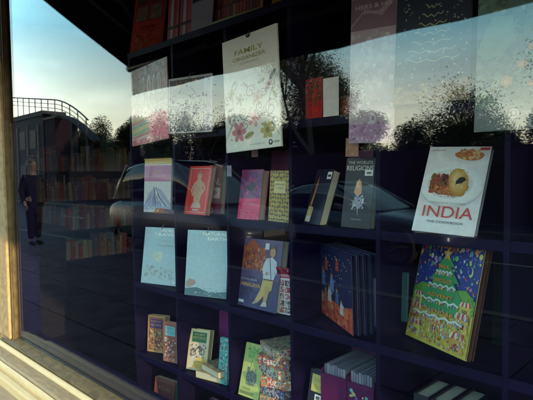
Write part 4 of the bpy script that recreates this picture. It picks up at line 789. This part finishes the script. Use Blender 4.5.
# trees: trunk, limbs and a crown of leaf-sized faces
def tree_meshes(seed, H, rad, trunk, nleaf, leaf, sparse, low=.30, asp=1.):
    rr = random.Random(seed); tb = MB(); tips = []
    def limb(p, d, l, r, depth):
        pts = [p]; q = p.copy(); dd = d.copy()
        for k in range(4):
            dd = (dd + Vector((rr.uniform(-.22, .22), rr.uniform(-.22, .22), rr.uniform(-.05, .15)))).normalized(); q = q + dd * l / 4; pts.append(q.copy())
        tb.tube(pts, [r * (1 - .16 * k) for k in range(5)], 6 if depth < 2 else 4, cap=False)
        if depth >= 3: tips.append((pts[-1], l)); tips.append((pts[2], l)); return
        for k in range(4 if depth else 6):
            a_ = rr.uniform(0, 6.28); o_ = rr.uniform(.55, 1.05); s_ = Vector((math.cos(a_) * math.sin(o_) * asp, math.sin(a_) * math.sin(o_), math.cos(o_)))
            st = pts[rr.choice([2, 3, 4])]; limb(st, (dd * .35 + s_).normalized(), l * rr.uniform(.5, .72), r * .5, depth + 1)
    limb(Vector((0, 0, 0)), Vector((0, 0, 1)), H * .48, trunk, 0)
    lb = MB(); per = max(1, nleaf // len(tips)); cs = [(.045, .055, .02), (.06, .07, .025), (.035, .045, .02), (.08, .06, .02)]
    for p, l in tips:
        if rr.random() < sparse: continue
        sp_ = l * .55 * rr.uniform(.5, 1.2)
        for i in range(per):
            q = p + Vector((rr.gauss(0, sp_), rr.gauss(0, sp_), rr.gauss(0, sp_ * .8)))
            u_ = Vector((rr.gauss(0, 1), rr.gauss(0, 1), rr.gauss(0, 1))).normalized(); v_ = u_.orthogonal().normalized(); s_ = leaf * rr.uniform(.6, 1.4)
            lb.face([q - u_ * s_, q + v_ * s_ * .5, q + u_ * s_, q - v_ * s_ * .5], rr.choice(cs))
    return tb, lb
BARK = mat('bark', (.06, .05, .04), .9, noise=.4, scale=12, bump=.4); 
LEAF = printed_mat('leaves', .6, .3)
def plant(name, x, y, args, label, cat='tree', rz=0, group='trees across the street'):
    tb, lb = tree_meshes(*args[:8], **(args[8] if len(args) > 8 else {})); e = empty(name, (x, y, -.05), (0, 0, rz), label=label, cat=cat, group=group)
    tb.build('trunk', BARK, e, smooth=True); lb.build('crown', LEAF, e); return e
plant('tree', -13.9, -16.0, (5, 10.5, 2, .20, 120000, .032, .02), 'large leafy tree reflected between the red cards and the mauve calendar')
plant('tree', -18.9, -14.3, (8, 6.0, 2, .045, 3000, .042, .45), 'slender tree with sparse leaf clusters reflected over the bordered calendar')
plant('tree', -3.6, -18.5, (11, 6.3, 2, .14, 120000, .034, .0), 'broad tree reflected at the right edge of the window')
plant('tree', -7.9, -17.0, (14, 4.9, 2, .06, 20000, .036, .2), 'thin young tree with twiggy top reflected right of the mauve calendar')
plant('tree', -16.3, -19.0, (23, 7.2, 2, .16, 80000, .036, .1), 'dense dark tree reflected behind the large leafy one')
plant('tree', -1.0, -17.5, (17, 6.5, 2, .15, 30000, .05, .1), 'rounded tree reflected beyond the right edge')
# hedge bushes along the far side
hr = random.Random(21)
def bush_mesh(seed, w, h, n):
    rr = random.Random(seed); b = MB(); cs = [(.035, .045, .018), (.05, .055, .02), (.028, .035, .016), (.06, .045, .02)]
    lobes = [(rr.uniform(-w * .35, w * .35), rr.uniform(-.5, .5), rr.uniform(.25, .78) * h, rr.uniform(.5, .95)) for _ in range(12)]
    for i in range(n):
        lx, ly, lz, lr = rr.choice(lobes); d = Vector((rr.gauss(0, 1), rr.gauss(0, 1), rr.gauss(0, 1))).normalized() * lr * rr.uniform(.35, 1.12)
        q = Vector((lx, ly, max(.05, lz + d.z))) + Vector((d.x, d.y * .8, 0)); u_ = Vector((rr.gauss(0, 1), rr.gauss(0, 1), rr.gauss(0, 1))).normalized(); v_ = u_.orthogonal().normalized(); s_ = .04 * rr.uniform(.6, 1.5)
        b.face([q - u_ * s_, q + v_ * s_ * .55, q + u_ * s_, q - v_ * s_ * .55], rr.choice(cs))
    for i in range(9):
        x = rr.uniform(-w * .5, w * .5); p = Vector((x, rr.uniform(-.3, .3), h * .3)); tp = p + Vector((rr.uniform(-.5, .5), rr.uniform(-.3, .3), h * rr.uniform(.35, .5)))
        b.tube([p, (p + tp) / 2 + Vector((rr.uniform(-.1, .1), 0, 0)), tp], [.02, .012, .004], 4, col=(.04, .03, .02), cap=False)
    return b.mesh('bush', LEAF)
bm_ = [bush_mesh(31 + k, 3.6, [4.4, 4.9, 4.1, 5.2][k], 48000) for k in range(4)]
x = -37.0; k = 0
while x < 6:
    hsc = 1.0 if x > -13 else (1.12 if x > -24 else 1.28)
    if x > -13: hsc *= .88
    o = bpy.data.objects.new('bush', bm_[k % 4]); C.objects.link(o); o.location = (x, -17.0 - hr.uniform(-.6, .6), -.05); o.scale = (1.0, 1, hsc * hr.uniform(.92, 1.05)); o.rotation_euler = (0, 0, hr.choice([0, math.pi]))
    tag(o, 'dark overgrown bush in the hedge reflected across the street', 'bush', 'hedge bushes across the street'); x += hr.uniform(2.0, 2.5); k += 1
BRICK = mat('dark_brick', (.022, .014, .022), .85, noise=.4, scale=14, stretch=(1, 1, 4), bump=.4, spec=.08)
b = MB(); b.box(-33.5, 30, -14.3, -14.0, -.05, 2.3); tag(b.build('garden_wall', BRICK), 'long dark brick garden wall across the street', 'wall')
# flat roofed block with a railing, and a brick stair tower beside it
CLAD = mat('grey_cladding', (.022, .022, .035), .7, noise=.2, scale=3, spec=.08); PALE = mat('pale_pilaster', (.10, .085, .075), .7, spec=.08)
bd = empty('flat_roofed_block', (-52, -14, 0), label='dark flat roofed block with a roof railing at the far left of the reflection', cat='building')
def bp(name, m, *a): 
    o = MB().box(*a).build(name, m, bd); o.location = (52, 14, 0); return o
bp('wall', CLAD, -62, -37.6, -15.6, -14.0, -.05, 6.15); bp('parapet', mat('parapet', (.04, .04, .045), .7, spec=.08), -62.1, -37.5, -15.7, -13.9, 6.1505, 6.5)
for i in range(9): bp('pilaster', PALE, -38.6 - i * 2.1, -38.4 - i * 2.1, -13.999, -13.9, .0, 5.6)
for i in range(8):
    w_ = bp('window', mat('dark_window', (.02, .02, .03), .6, spec=.2), -40.2 - i * 2.1, -39.0 - i * 2.1, -13.999, -13.96, 1.2, 2.6)
    w_ = bp('window', mat('dark_window', (.02, .02, .03), .6, spec=.2), -40.2 - i * 2.1, -39.0 - i * 2.1, -13.999, -13.96, 3.8, 5.2)
RAILM = mat('railing_steel', (.05, .05, .055), .5, .5)
rl = empty('roof_railing', (-45, -14, 6.7), label='long steel railing on the roof, dropping in a curve to the right', cat='railing')
b = MB(); 
def railz(x): 
    return 8.15 - .135 * max(0, x + 43.7) if x < -35.5 else 7.043 - .135 * (x + 35.5) - .055 * (x + 35.5) ** 1.9
xs = [-60 + i * .5 for i in range(60)]
for dz, r_ in ((0, .05), (-.30, .025), (-.60, .025)): b.tube([(x, -13.98, railz(x) + dz) for x in xs], r_, 6)
o = b.build('rails', RAILM, rl); o.location = (45, 14, -6.7)
for i in range(26):
    x = -60 + i * 1.17; z1 = railz(x); z0 = 6.5 if x < -37.6 else z1 - 1.0
    o = MB().tube([(x, -13.98, z0), (x, -13.98, z1)], .04, 6).build('post', RAILM, rl); o.location = (45, 14, -6.7)
st = empty('outdoor_staircase', (-33, -14, 0), label='steel walkway and stair descending beside the flat roofed block', cat='staircase')
b = MB(); b.loft([[(x, -14.6, railz(x) - 1.06), (x, -13.9, railz(x) - 1.06), (x, -13.9, railz(x) - 1.0), (x, -14.6, railz(x) - 1.0)] for x in [-37.5 + i * .5 for i in range(16)]]); o = b.build('deck', CLAD, st); o.location = (33, 14, 0)
for x in (-33.2, -31.0): o = MB().box(x - .12, x + .12, -14.5, -14.1, 0, railz(x) - 1.25).build('support_post', CLAD, st); o.location = (33, 14, 0)
tw = empty('brick_tower', (-36.2, -14.6, 0), label='red brick stair tower beside the flat roofed block', cat='building')
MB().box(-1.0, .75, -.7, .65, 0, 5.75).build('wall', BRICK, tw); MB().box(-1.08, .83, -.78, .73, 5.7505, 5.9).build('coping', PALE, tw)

# pedestrian on the pavement: one continuous skinned body
def skinned(name, verts, edges, radii, m, parent, root=0, sub=2):
    me = bpy.data.meshes.new(name); me.from_pydata(verts, edges, []); o = bpy.data.objects.new(name, me); C.objects.link(o); o.parent = parent; me.materials.append(m)
    sk = o.modifiers.new('skin', 'SKIN'); sk.use_smooth_shade = True; lay = me.skin_vertices[0].data if me.skin_vertices else None
    if lay is None:
        bpy.context.view_layer.objects.active = o; lay = me.skin_vertices[0].data
    for i, r_ in enumerate(radii): lay[i].radius = r_ if isinstance(r_, tuple) else (r_, r_); lay[i].use_root = (i == root)
    sb_ = o.modifiers.new('sub', 'SUBSURF'); sb_.levels = sb_.render_levels = sub; return o
pe = empty('person', (-10.95, -3.1, .1), (0, 0, R(-8)), label='person in a dark coat and trousers standing on the pavement, facing right', cat='person')
CO = mat('dark_coat', (.006, .006, .010), .85, spec=.0); SKN = mat('skin', (.07, .04, .03), .6); HR = mat('dark_hair', (.02, .015, .012), .6); SH = mat('shoe_leather', (.01, .009, .008), .9, spec=.0)
V, E_, RR = [], [], []
def vtx(p, r_, par=None):
    V.append(p); RR.append(r_)
    if par is not None: E_.append((par, len(V) - 1))
    return len(V) - 1
pel = vtx((0, 0, .93), (.13, .16)); wa = vtx((.01, 0, 1.10), (.115, .15), pel); ch = vtx((0, 0, 1.32), (.125, .18), wa); nk0 = vtx((0, 0, 1.47), (.075, .09), ch); nk = vtx((.01, 0, 1.55), .052, nk0); ja = vtx((.025, 0, 1.63), (.072, .068), nk); he = vtx((.02, 0, 1.72), (.096, .078), ja); tpv = vtx((.01, 0, 1.79), (.06, .055), he)
hands = []
for s in (-1, 1):
    shd = vtx((0, s * .17, 1.42), .065, ch); el = vtx((-.03 - .02 * s, s * .235, 1.14), .046, shd); wr = vtx((.05 + .05 * s, s * .235, .90), .030, el); hd = vtx((.065 + .06 * s, s * .235, .83), (.018, .036), wr); hands.append((s, Vector((.07 + .062 * s, s * .235, .80))))
    hp = vtx((0, s * .09, .88), .095, pel); kn = vtx((.03 + .03 * s, s * .10, .50), .062, hp); an = vtx((.0 + .05 * s, s * .10, .10), .042, kn)
body = skinned('body', V, E_, RR, CO, pe, 0); body.data.materials[0] = CO
body.data.materials.clear(); body.data.materials.append(SKN)
# clothing hugs the body as its own skinned layer
cv = [(0, 0, .62), (0, 0, .93), (.01, 0, 1.10), (0, 0, 1.32), (0, 0, 1.46)]; ce = [(0, 1), (1, 2), (2, 3), (3, 4)]; cr_ = [(.17, .20), (.155, .19), (.135, .175), (.15, .205), (.085, .11)]
for s in (-1, 1):
    i0 = len(cv); cv += [(0, s * .175, 1.43), (-.03 - .02 * s, s * .238, 1.14), (.045 + .048 * s, s * .237, .915)]; ce += [(3, i0), (i0, i0 + 1), (i0 + 1, i0 + 2)]; cr_ += [.078, .060, .045]
skinned('coat', cv, ce, cr_, CO, pe, 2)
cv = [(0, 0, .92)]; ce = []; cr_ = [(.14, .165)]
for s in (-1, 1):
    i0 = len(cv); cv += [(0, s * .09, .84), (.03 + .03 * s, s * .10, .50), (.0 + .05 * s, s * .10, .12)]; ce += [(0, i0), (i0, i0 + 1), (i0 + 1, i0 + 2)]; cr_ += [.105, .080, .068]
skinned('trousers', cv, ce, cr_, mat('trouser_cloth', (.005, .005, .008), 1, spec=.0), pe, 0)
for s in (-1, 1):
    skinned('shoe', [(-.05 + .05 * s, s * .10, .05), (.06 + .05 * s, s * .105, .045), (.17 + .05 * s, s * .11, .032)], [(0, 1), (1, 2)], [.045, (.045, .042), (.034, .028)], SH, pe)
for s, p in hands:
    for k in range(4):
        y_ = p.y; x_ = p.x - .026 + k * .0175; l_ = [.06, .072, .068, .052][k]
        skinned('finger', [(x_, y_, p.z + .02), (x_ + .002, y_, p.z - l_ * .45), (x_ + .003, y_ - s * .012, p.z - l_)], [(0, 1), (1, 2)], [.009, .008, .006], SKN, pe, 0, 1)
    skinned('thumb', [(p.x + .02, y_, p.z + .045), (p.x + .048, y_ - s * .008, p.z + .01), (p.x + .05, y_ - s * .014, p.z - .02)], [(0, 1), (1, 2)], [.011, .009, .007], SKN, pe, 0, 1)
skinned('hair', [(-.01, 0, 1.81), (-.055, 0, 1.76), (-.07, 0, 1.69)], [(0, 1), (1, 2)], [(.105, .088), (.085, .098), (.055, .078)], HR, pe, 1)
skinned('nose', [(.10, 0, 1.70), (.125, 0, 1.675)], [(0, 1)], [.012, .013], SKN, pe, 0, 1)
for s in (-1, 1):
    skinned('ear', [(.02, s * .078, 1.71), (.015, s * .088, 1.68)], [(0, 1)], [.016, .010], SKN, pe, 0, 1)
    skinned('eye', [(.103, s * .030, 1.722), (.107, s * .030, 1.722)], [(0, 1)], [.009, .007], mat('eye', (.03, .02, .02), .2), pe, 0, 1)
skinned('mouth', [(.098, -.02, 1.638), (.103, 0, 1.637), (.098, .02, 1.638)], [(0, 1), (1, 2)], [.004, .006, .004], mat('lips', (.3, .1, .08), .5), pe, 0, 1)
